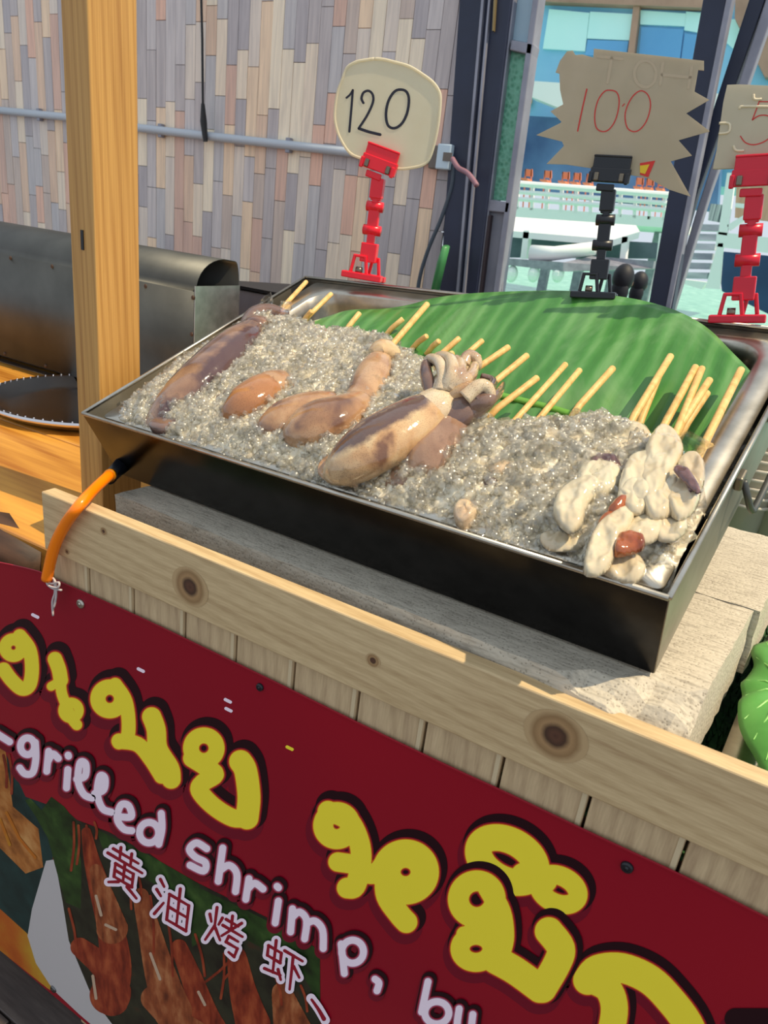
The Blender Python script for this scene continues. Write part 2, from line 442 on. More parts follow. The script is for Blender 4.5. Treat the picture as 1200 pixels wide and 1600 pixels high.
for i, px_ in enumerate((808, 826, 856, 884, 902, 922, 1000, 1016, 1034)):
    b0 = 258 + (px_ - 800) * .075
    e = thing('terrace_chair', 'small orange slatted chair on the terrace behind white railing, %s from the left' % ('first', 'second', 'third', 'fourth', 'fifth', 'sixth', 'seventh', 'eighth', 'ninth')[i], 'chair', T(ony(px_, b0 + 40, YR + 1.5)), 'orange chairs on the far terrace')
    iv = e.matrix_world.inverted()
    w_ = 5.5
    def c_(a, b): return iv @ ony(a, b, YR + 1.5)
    MB().prism([c_(px_ - w_, b0 + 4), c_(px_ + w_, b0 + 5), c_(px_ + w_, b0 + 16), c_(px_ - w_, b0 + 15)], (0, .06, 0)).build('backrest', oc, e)
    MB().prism([c_(px_ - w_, b0 + 20), c_(px_ + w_, b0 + 21), c_(px_ + w_, b0 + 24), c_(px_ - w_, b0 + 23)], (0, -.4, 0)).build('seat', oc, e)
    for sx in (-w_, w_ - 1.5):
        MB().prism([c_(px_ + sx, b0 + 4), c_(px_ + sx + 1.5, b0 + 4), V(c_(px_ + sx + 1.2, b0 + 40).x, 0, zdk(c_(px_, b0 + 40).x + e.location.x) - e.location.z), V(c_(px_ + sx, b0 + 40).x, 0, zdk(c_(px_, b0 + 40).x + e.location.x) - e.location.z)], (0, .05, 0)).build('leg', oc, e)
rl = thing('white_railing', 'long white railing along the terrace across the water', 'railing', T(ony(920, 330, YR)))
iv = rl.matrix_world.inverted()
for k, dy in enumerate((0, 13, 24)):
    mbr = MB(); mbr.tube([iv @ ony(798, 286 + dy, YR - .05), iv @ ony(1046, 305 + dy, YR - .05)], .055 + .02 * (k == 0), 8); mbr.build('rail', M['white'], rl)
for k in range(11):
    a = 806 + k * 23
    MB().prism([iv @ ony(a, 284 + (a - 800) * .078, YR), iv @ ony(a + 5, 284 + (a - 800) * .078, YR), iv @ ony(a + 3.5, 326 + (a - 800) * .078, YR), iv @ ony(a - 1.5, 326 + (a - 800) * .078, YR)], (0, .08, 0)).build('baluster', M['white'], rl)
# lower jetty: white slab on posts, grey pontoon, rollers
Yj = 15
jt = thing('white_jetty', 'white slab jetty on posts below the railing', 'jetty', T(ony(900, 360, Yj)))
iv = jt.matrix_world.inverted()
MB().prism([iv @ ony(790, 338, Yj + 2), iv @ ony(994, 352, Yj + 2), iv @ ony(1000, 362, Yj), iv @ ony(960, 374, Yj), iv @ ony(790, 360, Yj)], (0, 0, -.12)).build('slab', M['white'], jt)
for a, b in ((818, 362), (972, 372), (1030, 366)):
    MB().prism([iv @ ony(a, b - 2, Yj), iv @ ony(a + 9, b - 2, Yj), iv @ ony(a + 4, b + 42, Yj), iv @ ony(a - 5, b + 42, Yj)], (0, .2, 0)).build('post', M['white'], jt)
dk = opoly([(786, 366), (1036, 380), (1030, 404), (782, 402)], Yj + 1.2, .4, noisy('hull_blue_grey', [(.3, S(40, 52, 74)), (.7, S(96, 108, 122))], 1.2, .6), 'dark_hull'); tag(dk, 'dark boat hull under the white jetty', 'boat')  # hull in mottled dark blue-grey
pt = thing('grey_pontoon', 'pale grey floating pontoon on the green water below the jetty', 'pontoon', T(ony(890, 412, Yj - 1)))
iv = pt.matrix_world.inverted()
MB().prism([iv @ ony(784, 403, Yj - 1), iv @ ony(880, 410, Yj - 1), iv @ ony(880, 424, Yj - 1), iv @ ony(782, 413, Yj - 1)], (0, .8, 0)).build('deck', M['alu'], pt)
MB().prism([iv @ ony(880, 410, Yj - 1), iv @ ony(925, 400, Yj - .2), iv @ ony(1022, 408, Yj - .2), iv @ ony(1020, 420, Yj - .2), iv @ ony(880, 424, Yj - 1)], (0, .8, 0)).build('deck', M['alu'], pt)
for a in (800, 834, 872):
    MB().ball(iv @ ony(a, 428, Yj - .9), (.12, .12, .16)).build('float', M['white'], pt)
rb = MB(); rb.smooth = True
rb.tube([ony(830, 397, Yj - .5), ony(866, 396, Yj - .5), ony(930, 388, Yj - .5)], [.17, .13, .12], 12)
tag(rb.build('white_pipe', M['white']), 'thick white pipe lying above the grey pontoon', 'pipe')
# right side: steps, white pillar, tan curtain
st = thing('grey_steps', 'grey weathered plank steps seen between door frame and red clip', 'steps', T(ony(1085, 400, 14)))
iv = st.matrix_world.inverted()
gp_m = noisy('grey_planks', [(.3, S(132, 140, 152)), (.7, S(196, 202, 210))], 1.5, .7, (1, 4, 4))
for k in range(6):
    y0 = 350 + k * 15
    MB().prism([iv @ ony(1092 - k * 4.6, y0, 14 - k * .3), iv @ ony(1126 - k * 4, y0 + 1, 14 - k * .3), iv @ ony(1124 - k * 4, y0 + 11, 14 - k * .3), iv @ ony(1089 - k * 4.6, y0 + 10, 14 - k * .3)], (0, .25, 0)).build('step', gp_m, st)
MB().prism([iv @ ony(1064, 436, 12), iv @ ony(1104, 441, 12), iv @ ony(1096, 452, 12), iv @ ony(1062, 442, 12)], (0, .3, 0)).build('landing', M['white'], st)
pl = thing('white_shelter', 'white shelter with posts and beam behind the red clip', 'shelter', T(ony(1140, 400, 11)))
iv = pl.matrix_world.inverted()
for q, nm in (([(1120, 362), (1260, 378), (1260, 402), (1118, 385)], 'beam'), ([(1122, 380), (1130, 380), (1124, 452), (1102, 450)], 'leg'), ([(1136, 270), (1150, 270), (1136, 368), (1122, 366)], 'post'), ([(1136, 352), (1178, 326), (1180, 333), (1140, 360)], 'brace'), ([(1150, 317), (1178, 320), (1178, 327), (1148, 323)], 'crossbar')):
    MB().prism([iv @ ony(a, b, 11) for a, b in q], (0, .12, 0)).build(nm, M['white'], pl)
tag(opoly([(1152, 265), (1200, 265), (1240, 350), (1148, 340)], 13, .05, noisy('tan_curtain', [(.3, S(196, 148, 122)), (.7, S(222, 178, 150))], 2, .8, (8, 1, 1)), 'tan_curtain'), 'tan curtain hanging behind the white shelter', 'curtain')
(opoly([(1110, 318), (1130, 320), (1128, 348), (1106, 344)], 11.1, .06, noisy('slat_fence', [(.4, S(60, 70, 90)), (.6, S(210, 210, 214))], 3, .7, (10, 1, .2)), 'slat_gate'))
_g = bpy.data.objects['slat_gate']; _g.parent = pl; _g.matrix_parent_inverse = pl.matrix_world.inverted()
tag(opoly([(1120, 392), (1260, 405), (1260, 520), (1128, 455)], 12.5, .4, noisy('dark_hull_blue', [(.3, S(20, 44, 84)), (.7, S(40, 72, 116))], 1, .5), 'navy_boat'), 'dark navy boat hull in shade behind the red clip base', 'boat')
# two people sitting low on the landing
skin = mat('skin', S(150, 110, 90), .6)
def person(px_, py, Y, sc, shirt, label):
    h = ony(px_, py, Y)
    e = thing('person', label, 'person', T((h.x, h.y, FZ)) @ Matrix.Rotation(pi, 4, 'Z'))
    z0 = h.z - FZ
    sh_ = z0 - .79 * sc
    tl_ = thing('stool', 'small dark wooden stool under the ' + ('purple-topped' if 'purple' in label and 'second' not in label else 'half hidden') + ' person', 'stool', T((h.x, h.y, FZ)))
    mbs = MB(); mbs.lathe((0, 0, 0), [(0, sh_), (.15, sh_), (.155, sh_ - .015), (.15, sh_ - .03), (0, sh_ - .03)], 20); mbs.build('seat', M['dark_wood'], tl_)
    for q in range(3):
        mbs = MB(); mbs.tube([V(.1 * cos(q * 2.1 + .5), .1 * sin(q * 2.1 + .5), sh_ - .02), V(.13 * cos(q * 2.1 + .5), .13 * sin(q * 2.1 + .5), .001)], .016, 8); mbs.build('leg', M['dark_wood'], tl_)
    b = MB(); b.smooth = True
    hz = z0 / sc
    prof = [(.0, .02, .16), (.0, .05, .2), (.0, .25, .17), (.0, .45, .19), (.0, .56, .19), (0, .62, .12), (0, .66, .055), (0, .72, .05)]
    zt = z0 - .09 * sc
    rings = [(V(0, 0, zt - (.72 - q[1]) * sc), (q[2] * .62 * sc, q[2] * sc)) for q in prof]
    b.tube([r[0] for r in rings], [r[1] for r in rings], 16, upv=(0, 1, 0))
    for s in (-1, 1):   # upper arm, forearm resting forward, thigh, shin: same surface
        b.tube([V(s * .17 * sc, 0, zt - .14 * sc), V(s * .22 * sc, -.02, zt - .4 * sc), V(s * .12 * sc, -.22 * sc, zt - .5 * sc)], [.052 * sc, .042 * sc, .03 * sc], 10)
        b.tube([V(s * .09 * sc, 0, zt - .66 * sc), V(s * .12 * sc, -.4 * sc, zt - .6 * sc), V(s * .12 * sc, -.42 * sc, 0.02)], [.085 * sc, .065 * sc, .04 * sc], 10)
    b.build('clothed_body', shirt, e)
    hd = MB(); hd.smooth = True
    hd.ball((0, 0, z0), (.075 * sc, .09 * sc, .112 * sc), 14, 10)
    hd.ball((0, -.09 * sc, z0 - .01 * sc), (.014 * sc, .02 * sc, .022 * sc), 8, 6)
    for s in (-1, 1): hd.ball((s * .077 * sc, 0, z0 - .01 * sc), (.012 * sc, .022 * sc, .032 * sc), 8, 6)
    hd.build('head', skin, e)
    hr = MB(); hr.smooth = True
    hr.ball((0, .022 * sc, z0 + .018 * sc), (.094 * sc, .1 * sc, .122 * sc), 14, 10)
    hr.ball((0, .06 * sc, z0 - .1 * sc), (.08 * sc, .05 * sc, .12 * sc), 12, 8)
    hr.build('hair', mat('dark_hair', S(16, 18, 30), .6), e)
    return e
person(974, 438, 4.2, .62, mat('purple_shirt', S(92, 78, 140), .7), 'person in purple top with dark hair, seen from behind by the water')
person(999, 444, 4.9, .56, mat('dark_shirt', S(30, 32, 52), .7), 'second person in dark clothes half hidden behind the purple top')
# ------------------------------------------------------------------ LEFT TABLE with stove and plate
TZ = -.385
tb = thing('wooden_table', 'golden wood-grained table beside the stall, dark live edge', 'table', T((-1.7, .9, TZ)))
mbt = MB()
for k in range(4):
    mbt = MB().box((.0, -.425 + .13 + k * .262, -.02), (2.16, .26, .04)); mbt.build('plank', M['table'], tb, bevel=.003)
eg = MB(); eg.smooth = True
pe = [V(-1.08 + i * .1, -.412 + .006 * sin(i * 1.7), -.035 + .006 * sin(i * 2.3)) for i in range(22)]
eg.tube(pe, [.03 + .006 * sin(i * 1.3) for i in range(22)], 10, flat=1.0)
eg.build('live_edge', M['dark_wood'], tb)
for sx in (-.95, .95):
    for sy in (-.35, .5):
        MB().box((sx, sy, -.4), (.08, .08, .72)).build('leg', M['dark_wood'], tb)

pr = MB(); pr.smooth = True
pc = V(-1.085, .93, TZ)
pr.lathe((0, 0, 0), [(.0, .002), (.14, .002), (.155, .006), (.175, .02), (.182, .022), (.186, .019), (.18, .013), (.158, 0), (0, 0)], 48)
for i in range(72):
    a = 2 * pi * i / 72
    pr.ball((.179 * cos(a), .179 * sin(a), .0222), .0017, 6, 4)
tag(pr.build('metal_plate', M['chrome'], mtx=T((-1.1, .90, TZ + .001))), 'round silver metal plate with beaded rim on the wooden table', 'plate')

SY = .98
stv = thing('gas_stove', 'stainless steel grill stove with tall wind guard on the wooden table', 'stove', T((-1.2, SY, TZ)))
iv = stv.matrix_world.inverted()
def sp(x, y, d=0.0): return iv @ ony(x, y, SY + d)
# guard profile is swept along the stove: flat lower sheet, bend, hooded top
gx0, gx1 = -.75, sp(303, 470).x
zb, zm, zt = sp(60, 572).z, sp(60, 408).z, sp(60, 362).z
g = MB(); g.smooth = True
prof = [(0, zb), (0, zm)]
for i in range(9):
    a = pi / 2 * i / 8
    prof.append((.004 + .07 * (1 - cos(a)) * 1.0, zm + (zt - zm) * sin(a)))
prof += [(.105, zt - .003)]
g.grid([[V(gx0, y, z), V(gx0 + (gx1 - gx0) * .5, y, z), V(gx1, y, z)] for y, z in prof])
g.build('wind_guard', M['steel_blue'], stv, solid=.0016)
# back panel of hood, curved open end and side cheek
bk = MB(); bk.smooth = True
zc = sp(330, 452).z
pb = [(.105, zt - .003)] + [(.105 + .012 * sin(pi / 2 * i / 6), zt - .003 - (zt - zc) * (1 - cos(pi / 2 * i / 6))) for i in range(1, 7)] + [(.117, zb)]
bk.grid([[V(gx0, y, z), V(gx1, y, z)] for y, z in pb])
bk.build('hood_back', M['steel_blue'], stv, solid=.0016)
pts = [(0.0, zb), (0.0, zc), (.117, zc), (.117, zb)]
MB().prism([V(gx1 + .001, y, z) for y, z in pts], (.002, 0, 0)).build('side_cheek', M['steel'], stv)
fl = MB()
MB().box(((gx0 + gx1) / 2, .075, zb + .0), (gx1 - gx0 - .03, .07, .034)).build('burner_box', M['black_paint'], stv)
MB().box(((gx0 + gx1) / 2, .022, zb - .034), (gx1 - gx0, .02, .030)).build('base_skirt', noisy('greasy_steel', [(.3, S(84, 64, 52)), (.7, S(140, 116, 96))], 6, .5, metal=.4), stv, bevel=.002)
MB().box(((gx0 + gx1) / 2, .108, zb - .034), (gx1 - gx0, .015, .030)).build('base_skirt', M['steel_old'], stv, bevel=.002)
for sx in (gx0 + .1, -.27, -.12, gx1 - .06):
    MB().box((sx, .05, (zb - .045) / 2), (.02, .07, max(.006, zb - .045)),).build('foot', M['black_paint'], stv)
for q in ((17, 403), (82, 416), (228, 447), (302, 465), (72, 572), (8, 553), (300, 522)):
    p = sp(*q); MB().ball((p.x, -.001, p.z), (.004, .002, .004), 8, 5).build('rivet', M['dark_wood'], stv)
bx2 = thing('steel_bin', 'low grey steel box behind the right end of the wind guard', 'box', T(ony(390, 520, 1.25)))
p0 = ony(345, 442, 1.25); p1 = ony(450, 462, 1.25)
w_ = p1.x - p0.x
bx2.location = (p0.x + w_ / 2 + .1, 1.3, TZ)
hh = ony(395, 456, 1.2).z - TZ; hb_ = ony(395, 440, 1.5).z - TZ
wx_ = w_ / 2 + .1
wv = MB()
wv.add([V(-wx_, -.1, .001), V(wx_, -.1, .001), V(wx_, .2, .001), V(-wx_, .2, .001), V(-wx_, -.1, hh), V(wx_, -.1, hh), V(wx_, .2, hb_), V(-wx_, .2, hb_)], [(0, 3, 2, 1), (0, 1, 5, 4), (1, 2, 6, 5), (2, 3, 7, 6), (3, 0, 4, 7), (4, 5, 6, 7)])
wv.build('body', M['alu'], bx2, bevel=.003)
wv = MB(); wv.prism([V(-wx_ - .004, -.106, hh + .002), V(wx_ + .004, -.106, hh + .002), V(wx_ + .004, .2, hb_ + .004), V(-wx_ - .004, .2, hb_ + .004)], (0, 0, .006)); wv.build('lid', M['black_paint'], bx2)
ct = MB().box((-1.3, 1.69, TZ - .02), (2.2, .3, .04)).build('back_shelf', M['dark_wood'])
tag(ct, 'dark wooden shelf behind the table under the steel box', 'shelf')

# ------------------------------------------------------------------ STALL: rail, cladding, post, counter
RY = .43
rt, rbz = -.2865, -.350
rail = thing('front_rail', 'pale pine board with knots along the stall front', 'board', T((0, RY, rbz)))
rm = MB().box((.15, .008, (rt - rbz) / 2), (1.514, .016, rt - rbz)); rm.build('board', M['pine'], rail, bevel=.0015)
km = mat('knot', rough=.6)
kv = coords(km); ln = N(km, 'ShaderNodeVectorMath', operation='LENGTH'); L(km, kv, ln.inputs[0])
kn = noise(km, kv, 120, 2); ad = N(km, 'ShaderNodeMath', operation='MULTIPLY_ADD'); L(km, kn, ad.inputs[0]); ad.inputs[1].default_value = .0022; L(km, ln.outputs['Value'], ad.inputs[2])
L(km, ramp(km, ad.outputs[0], [(0, S(70, 40, 26)), (.0055, S(98, 62, 42)), (.008, S(66, 42, 26)), (.0095, S(148, 112, 74)), (.013, S(176, 140, 96)), (.016, S(140, 108, 70)), (.019, S(184, 154, 112))]), bsdf(km).inputs['Base Color'])
for kx, ky, r_ in ((297, 917, .019), (868, 1150, .02), (583, 1032, .006), (162, 830, .004), (105, 862, .003)):
    p = ony(kx, ky, RY) - V(0, RY, rbz)
    kk = MB(); n = 28
    sc_ = r_ / .019
    kk.add([V(0, 0, 0)] + [V(.019 * 1.15 * cos(2 * pi * i / n), 0, .019 * sin(2 * pi * i / n)) for i in range(n)], [(0, 1 + (i + 1) % n, 1 + i) for i in range(n)])
    k_ = kk.build('knot', km, rail); k_.location = (p.x, -.0003, p.z); k_.scale = (sc_, 1, sc_)
CY = .437
cl = thing('front_cladding', 'upright tongue-and-groove pine planks below the stall rail', 'cladding', T((0, CY, -.72)))
jx = [-.605, -.549, -.486, -.4185, -.357, -.2926, -.2277, -.1658, -.1008, -.0357, .0303, .094, .158, .222, .286, .35, .414, .478, .542, .606]
for a, b in zip(jx[:-1], jx[1:]):
    c = MB().box(((a + b) / 2 - .0008, .006, 0), (b - a - .0022, .012, .744)); c.build('plank', M['pine_v'], cl, bevel=.0012)
    MB().box((b - .0045, -.0003, 0), (.0035, .001, .742)).build('bead', mat('bead_pine', S(206, 186, 150), .5) if 'bead' not in M else M['bead'], cl)
    if 'bead' not in M: M['bead'] = bpy.data.materials['bead_pine']
MB().box((0, .018, 0), (1.2, .006, .74)).build('backing', M['dark_wood'], cl)
pk = 1.24
pst = thing('timber_post', 'square upright pine post lit orange on its right side', 'post', T((-.687, .585, TZ)))
MB().box((0, 0, .65), (.0385, .060, 1.298)).build('timber', M['post'], pst, bevel=.0015)
px0 = ony(353 / 2.4, 440, .5555)
MB().box((.0, -.0305, .33), (.004, .001, .02)).build('scuff', M['black_paint'], pst)
CZ = -.375
cnt = thing('stall_counter', 'stall counter top carpeted with green artificial turf', 'counter', T((.2, .8, CZ)))
MB().box((.03, -.02, -.02), (1.66, .67, .03)).build('counter_board', M['dark_wood'], cnt)
turf = noisy('turf', [(.3, S(12, 40, 18)), (.7, S(46, 96, 40))], 80, .8)
MB().box((.03, -.02, -.003), (1.66, .67, .004)).build('turf_mat', turf, cnt)
nb = 9000
bx_ = RNG.uniform(-.18, .30, nb); by_ = RNG.uniform(-.35, .3, nb)
ang = RNG.uniform(0, 2 * pi, nb); hh_ = RNG.uniform(.007, .016, nb); le = RNG.uniform(-.006, .006, (nb, 2))
vv = np.zeros((nb, 3, 3)); 
vv[:, 0] = np.stack([bx_ - .0008 * np.cos(ang), by_ - .0008 * np.sin(ang), np.zeros(nb)], 1)
vv[:, 1] = np.stack([bx_ + .0008 * np.cos(ang), by_ + .0008 * np.sin(ang), np.zeros(nb)], 1)
vv[:, 2] = np.stack([bx_ + le[:, 0], by_ + le[:, 1], hh_], 1)
tb_ = MB(); tb_.v = vv.reshape(-1, 3).tolist(); tb_.f = [(3 * i, 3 * i + 1, 3 * i + 2) for i in range(nb)]; tb_.m = [0] * nb; tb_.sm = [False] * nb
tb_.build('turf_blades', turf, cnt, kind='stuff')
for sx in (-.75, .75): MB().box((sx, .2, -.41), (.06, .06, .73)).build('leg', M['dark_wood'], cnt)

# grey aerated blocks under the tray, aligned with it and level front to back
bX = tx.copy(); bY = V(-bX.y, bX.x, 0).normalized(); bZ = bX.cross(bY).normalized(); bY = bZ.cross(bX)
zt_ = TRAY @ V(TW / 2, 0, -TH)
def onblk(x, y): return onp(x, y, zt_ - bZ * .001, bZ)
BM = Matrix(((bX.x, bY.x, bZ.x, 0), (bX.y, bY.y, bZ.y, 0), (bX.z, bY.z, bZ.z, 0), (0, 0, 0, 1)))
pA = onblk(1075, 1131); pB = onblk(1176, 951)
BM0 = T(pA) @ BM; BI = BM0.inverted()
sA = BI @ onblk(1176, 951); lA = BI @ onblk(208, 765)
dep = sA.y - .003
def block(x0, x1, y0, y1, h, chip, name_label):
    b = bmesh.new()
    nx, ny, nz = 60, 20, 7
    bmesh.ops.create_grid(b, x_segments=2, y_segments=2, size=1)
    b.free()
    vs = []; fs = []; idx = {}
    def vid(i, j, k):
        key = (i, j, k)
        if key not in idx:
            u, v, w = i / nx, j / ny, k / nz
            p = V(x0 + (x1 - x0) * u, y0 + (y1 - y0) * v, -h * (1 - w))
            e = sum(1 for q in (u, v, w) if q in (0, 1))
            jit = .0 if e < 2 else .0012
            p += V(random.uniform(-1, 1), random.uniform(-1, 1), random.uniform(-1, .2)) * jit * .6
            if chip:   # broken front right corner
                q = V(x1, y0, 0)
                d = (x1 - p.x) * .62 + (p.y - y0) * 1.0 + (-p.z) * 1.3
                lim = .055 + .006 * sin(p.x * 160) + .005 * sin(p.y * 210)
                if d < lim and w > .4:
                    k_ = (lim - d)
                    p += V(-.10, .10, -.62) * k_ + V(0, 0, .004 * mnoise.noise(p * 90))
            idx[key] = len(vs); vs.append(p)
        return idx[key]
    for i in range(nx):
        for j in range(ny):
            fs.append((vid(i, j, 0), vid(i, j + 1, 0), vid(i + 1, j + 1, 0), vid(i + 1, j, 0)))
            fs.append((vid(i, j, nz), vid(i + 1, j, nz), vid(i + 1, j + 1, nz), vid(i, j + 1, nz)))
    for i in range(nx):
        for k in range(nz):
            fs.append((vid(i, 0, k), vid(i + 1, 0, k), vid(i + 1, 0, k + 1), vid(i, 0, k + 1)))
            fs.append((vid(i, ny, k), vid(i, ny, k + 1), vid(i + 1, ny, k + 1), vid(i + 1, ny, k)))
    for j in range(ny):
        for k in range(nz):
            fs.append((vid(0, j, k), vid(0, j, k + 1), vid(0, j + 1, k + 1), vid(0, j + 1, k)))
            fs.append((vid(nx, j, k), vid(nx, j + 1, k), vid(nx, j + 1, k + 1), vid(nx, j, k + 1)))
    m_ = MB().add(vs, fs)
    o = m_.build('concrete_block', M['aac'], mtx=BM0)
    return tag(o, name_label, 'block', 'grey blocks under the steel tray')
block(lA.x, 0, 0, dep, .068, True, 'long grey aerated concrete block with chipped corner under tray front')
b2 = BI @ onblk(1200, 838)
block(lA.x + .03, .005, dep + .003, b2.y, .062, False, 'second grey aerated block lying behind the chipped one')
# prop raising the back of the tray
pc_ = BI @ (TRAY @ V(0, TD - .05, -TH))
block(lA.x + .1, -.12, b2.y - .12, b2.y - .02, .001, False, 'x') if False else None
pp = BM0 @ V(-.31, (pc_.y + .0), 0)
ph = (TRAY @ V(0, TD - .06, -TH)).z
pw = TRAY @ V(0, TD - .05, -TH)
prp = MB()
zlo = CZ + .002
foot = [TRAY @ V(-.16, TD - .055, -TH - .001), TRAY @ V(.16, TD - .055, -TH - .001), TRAY @ V(.16, TD - .012, -TH - .001), TRAY @ V(-.16, TD - .012, -TH - .001)]
low = [V(p.x, p.y, zlo) for p in foot]
prp.add(low + foot, [(0, 3, 2, 1), (4, 5, 6, 7), (0, 1, 5, 4), (1, 2, 6, 5), (2, 3, 7, 6), (3, 0, 4, 7)])
tag(prp.build('wooden_prop', M['pine'], bevel=.002), 'wooden prop hidden under the raised back of the tray', 'prop')

# ------------------------------------------------------------------ BANNER
BY = .4335
def bp(x, y, k=0): return ony(x, y, BY - .00016 * k)
topc = [(-70, 868), (0, 879), (60, 893), (85, 905), (150, 934), (230, 970), (320, 1013), (430, 1066), (560, 1130), (700, 1197), (800, 1243), (930, 1305), (1080, 1375), (1200, 1435), (1290, 1478)]
ban = thing('vinyl_banner', 'dark red vinyl banner with yellow Thai lettering on the stall front', 'banner', T((0, BY, -.72)))
bin_ = ban.matrix_world.inverted()
red = mat('banner_red', rough=.38)
bc = coords(red); sx_ = N(red, 'ShaderNodeSeparateXYZ'); L(red, bc, sx_.inputs[0])
L(red, ramp(red, noise(red, bc, 2.0, 2), [(.3, S(136, 10, 34)), (.55, S(150, 14, 34)), (.75, S(170, 24, 32))]), bsdf(red).inputs['Base Color'])
bsdf(red).inputs['Specular IOR Level'].default_value = .25
zlow = -1.078
g = []
for (a, b) in smooth_path([V(a, b, 0) for a, b in topc], 4) and [(p.x, p.y) for p in smooth_path([V(a, b, 0) for a, b in topc], 4)]:
    p = bp(a, b)
    g.append([bin_ @ V(p.x, p.y, p.z + (zlow - p.z) * t) for t in (0, .5, 1)])
mb = MB(); mb.grid(g); 
bs = mb.build('sheet', red, ban)
hem = MB(); hem.tube([r[0] + V(0, -.0002, 0) for r in g], .0011, 6); hem.build('hem', red, ban)

def inked(mb, strokes, grow, k, dx=0, dy=0, pl=None, step=1.0, dens=5):
    """union of thick round pen strokes as one clean flat sheet (pixels in, plane points out)"""
    f = pl or (lambda x, y, k: bin_ @ bp(x, y, k))
    A, B, WA, WB = [], [], [], []
    for pts, w, closed in strokes:
        P = smooth_path([V(a, b, 0) for a, b in pts], dens, closed) if len(pts) > 2 else [V(a, b, 0) for a, b in pts]
        n = len(P)
        wi = (lambda i: w + grow) if not hasattr(w, '__len__') else (lambda i: w[0] + (w[1] - w[0]) * i / max(1, n - 1) + grow)
        for i in range(n if closed else n - 1):
            a, b = P[i], P[(i + 1) % n]
            A.append((a.x + dx, a.y + dy)); B.append((b.x + dx, b.y + dy)); WA.append(wi(i) / 2); WB.append(wi(min(i + 1, n - 1)) / 2)
    A, B, WA, WB = map(np.array, (A, B, WA, WB)); wm_ = max(WA.max(), WB.max()) + 2 * step
    lo = np.minimum(A, B).min(0) - wm_; hi = np.maximum(A, B).max(0) + wm_
    xs = np.arange(lo[0], hi[0] + step, step); ys = np.arange(lo[1], hi[1] + step, step)
    X, Y = np.meshgrid(xs, ys); F = np.full(X.shape, -1e9)
    for a, b, wa, wb_ in zip(A, B, WA, WB):
        d = b - a; l2 = d @ d
        if l2 < 1e-9: t = np.zeros_like(X)
        else: t = np.clip(((X - a[0]) * d[0] + (Y - a[1]) * d[1]) / l2, 0, 1)
        F = np.maximum(F, wa + (wb_ - wa) * t - np.hypot(X - a[0] - t * d[0], Y - a[1] - t * d[1]))
    ins = F > 0
    full = ins[:-1, :-1] & ins[1:, :-1] & ins[:-1, 1:] & ins[1:, 1:]
    anyc = ins[:-1, :-1] | ins[1:, :-1] | ins[:-1, 1:] | ins[1:, 1:]
    vs, fs = [], []
    def poly(P):
        b0 = len(vs); vs.extend(f(px_, py_, k) for px_, py_ in P); fs.append(tuple(range(b0, b0 + len(P))))
    for j in range(full.shape[0]):
        i = 0; row = full[j]; arow = anyc[j]
        while i < len(row):
            if row[i]:
                e = i
                while e + 1 < len(row) and row[e + 1]: e += 1
                poly([(xs[i], ys[j]), (xs[e + 1], ys[j]), (xs[e + 1], ys[j + 1]), (xs[i], ys[j + 1])]); i = e + 1; continue
            if arow[i]:
                c = [(xs[i], ys[j], F[j, i]), (xs[i + 1], ys[j], F[j, i + 1]), (xs[i + 1], ys[j + 1], F[j + 1, i + 1]), (xs[i], ys[j + 1], F[j + 1, i])]
                out = []
                for q in range(4):
                    p, r = c[q], c[(q + 1) % 4]
                    if p[2] > 0: out.append(p[:2])
                    if (p[2] > 0) != (r[2] > 0):
                        t = p[2] / (p[2] - r[2]); out.append((p[0] + (r[0] - p[0]) * t, p[1] + (r[1] - p[1]) * t))
                if len(out) > 2: poly(out)
            i += 1
    mb.add(vs, fs)
def ribbon(mb, pts, w, k, closed=False, dx=0, dy=0, dens=5, pl=None):
    inked(mb, [(pts, w, closed)], 0, k, dx, dy, pl, .7 if not hasattr(w, '__len__') and w < 7 else 1.2, dens)
def circ(cx, cy, rx, ry=None, rot=0, n=12):
    ry = ry or rx
    return [(cx + rx * cos(a) * cos(rot) - ry * sin(a) * sin(rot), cy + rx * cos(a) * sin(rot) + ry * sin(a) * cos(rot)) for a in [2 * pi * i / n for i in range(n)]]
ink = [mat('ink_black', S(34, 4, 16), .4), mat('ink_maroon', S(116, 12, 36), .4), mat('ink_crimson', S(150, 16, 40), .4), mat('ink_orange', S(228, 110, 30), .4), mat('ink_yellow', S(250, 228, 60), .4), mat('ink_white', S(252, 232, 246), .4), mat('ink_pink', S(176, 96, 124), .4)]
for m_ in ink: bsdf(m_).inputs['Specular IOR Level'].default_value = .25
C2 = lambda pts: [(x / 2, 860 + y / 2) for x, y in pts]
C3 = lambda pts: [(450 + x / 1.6, 1100 + y / 1.6) for x, y in pts]
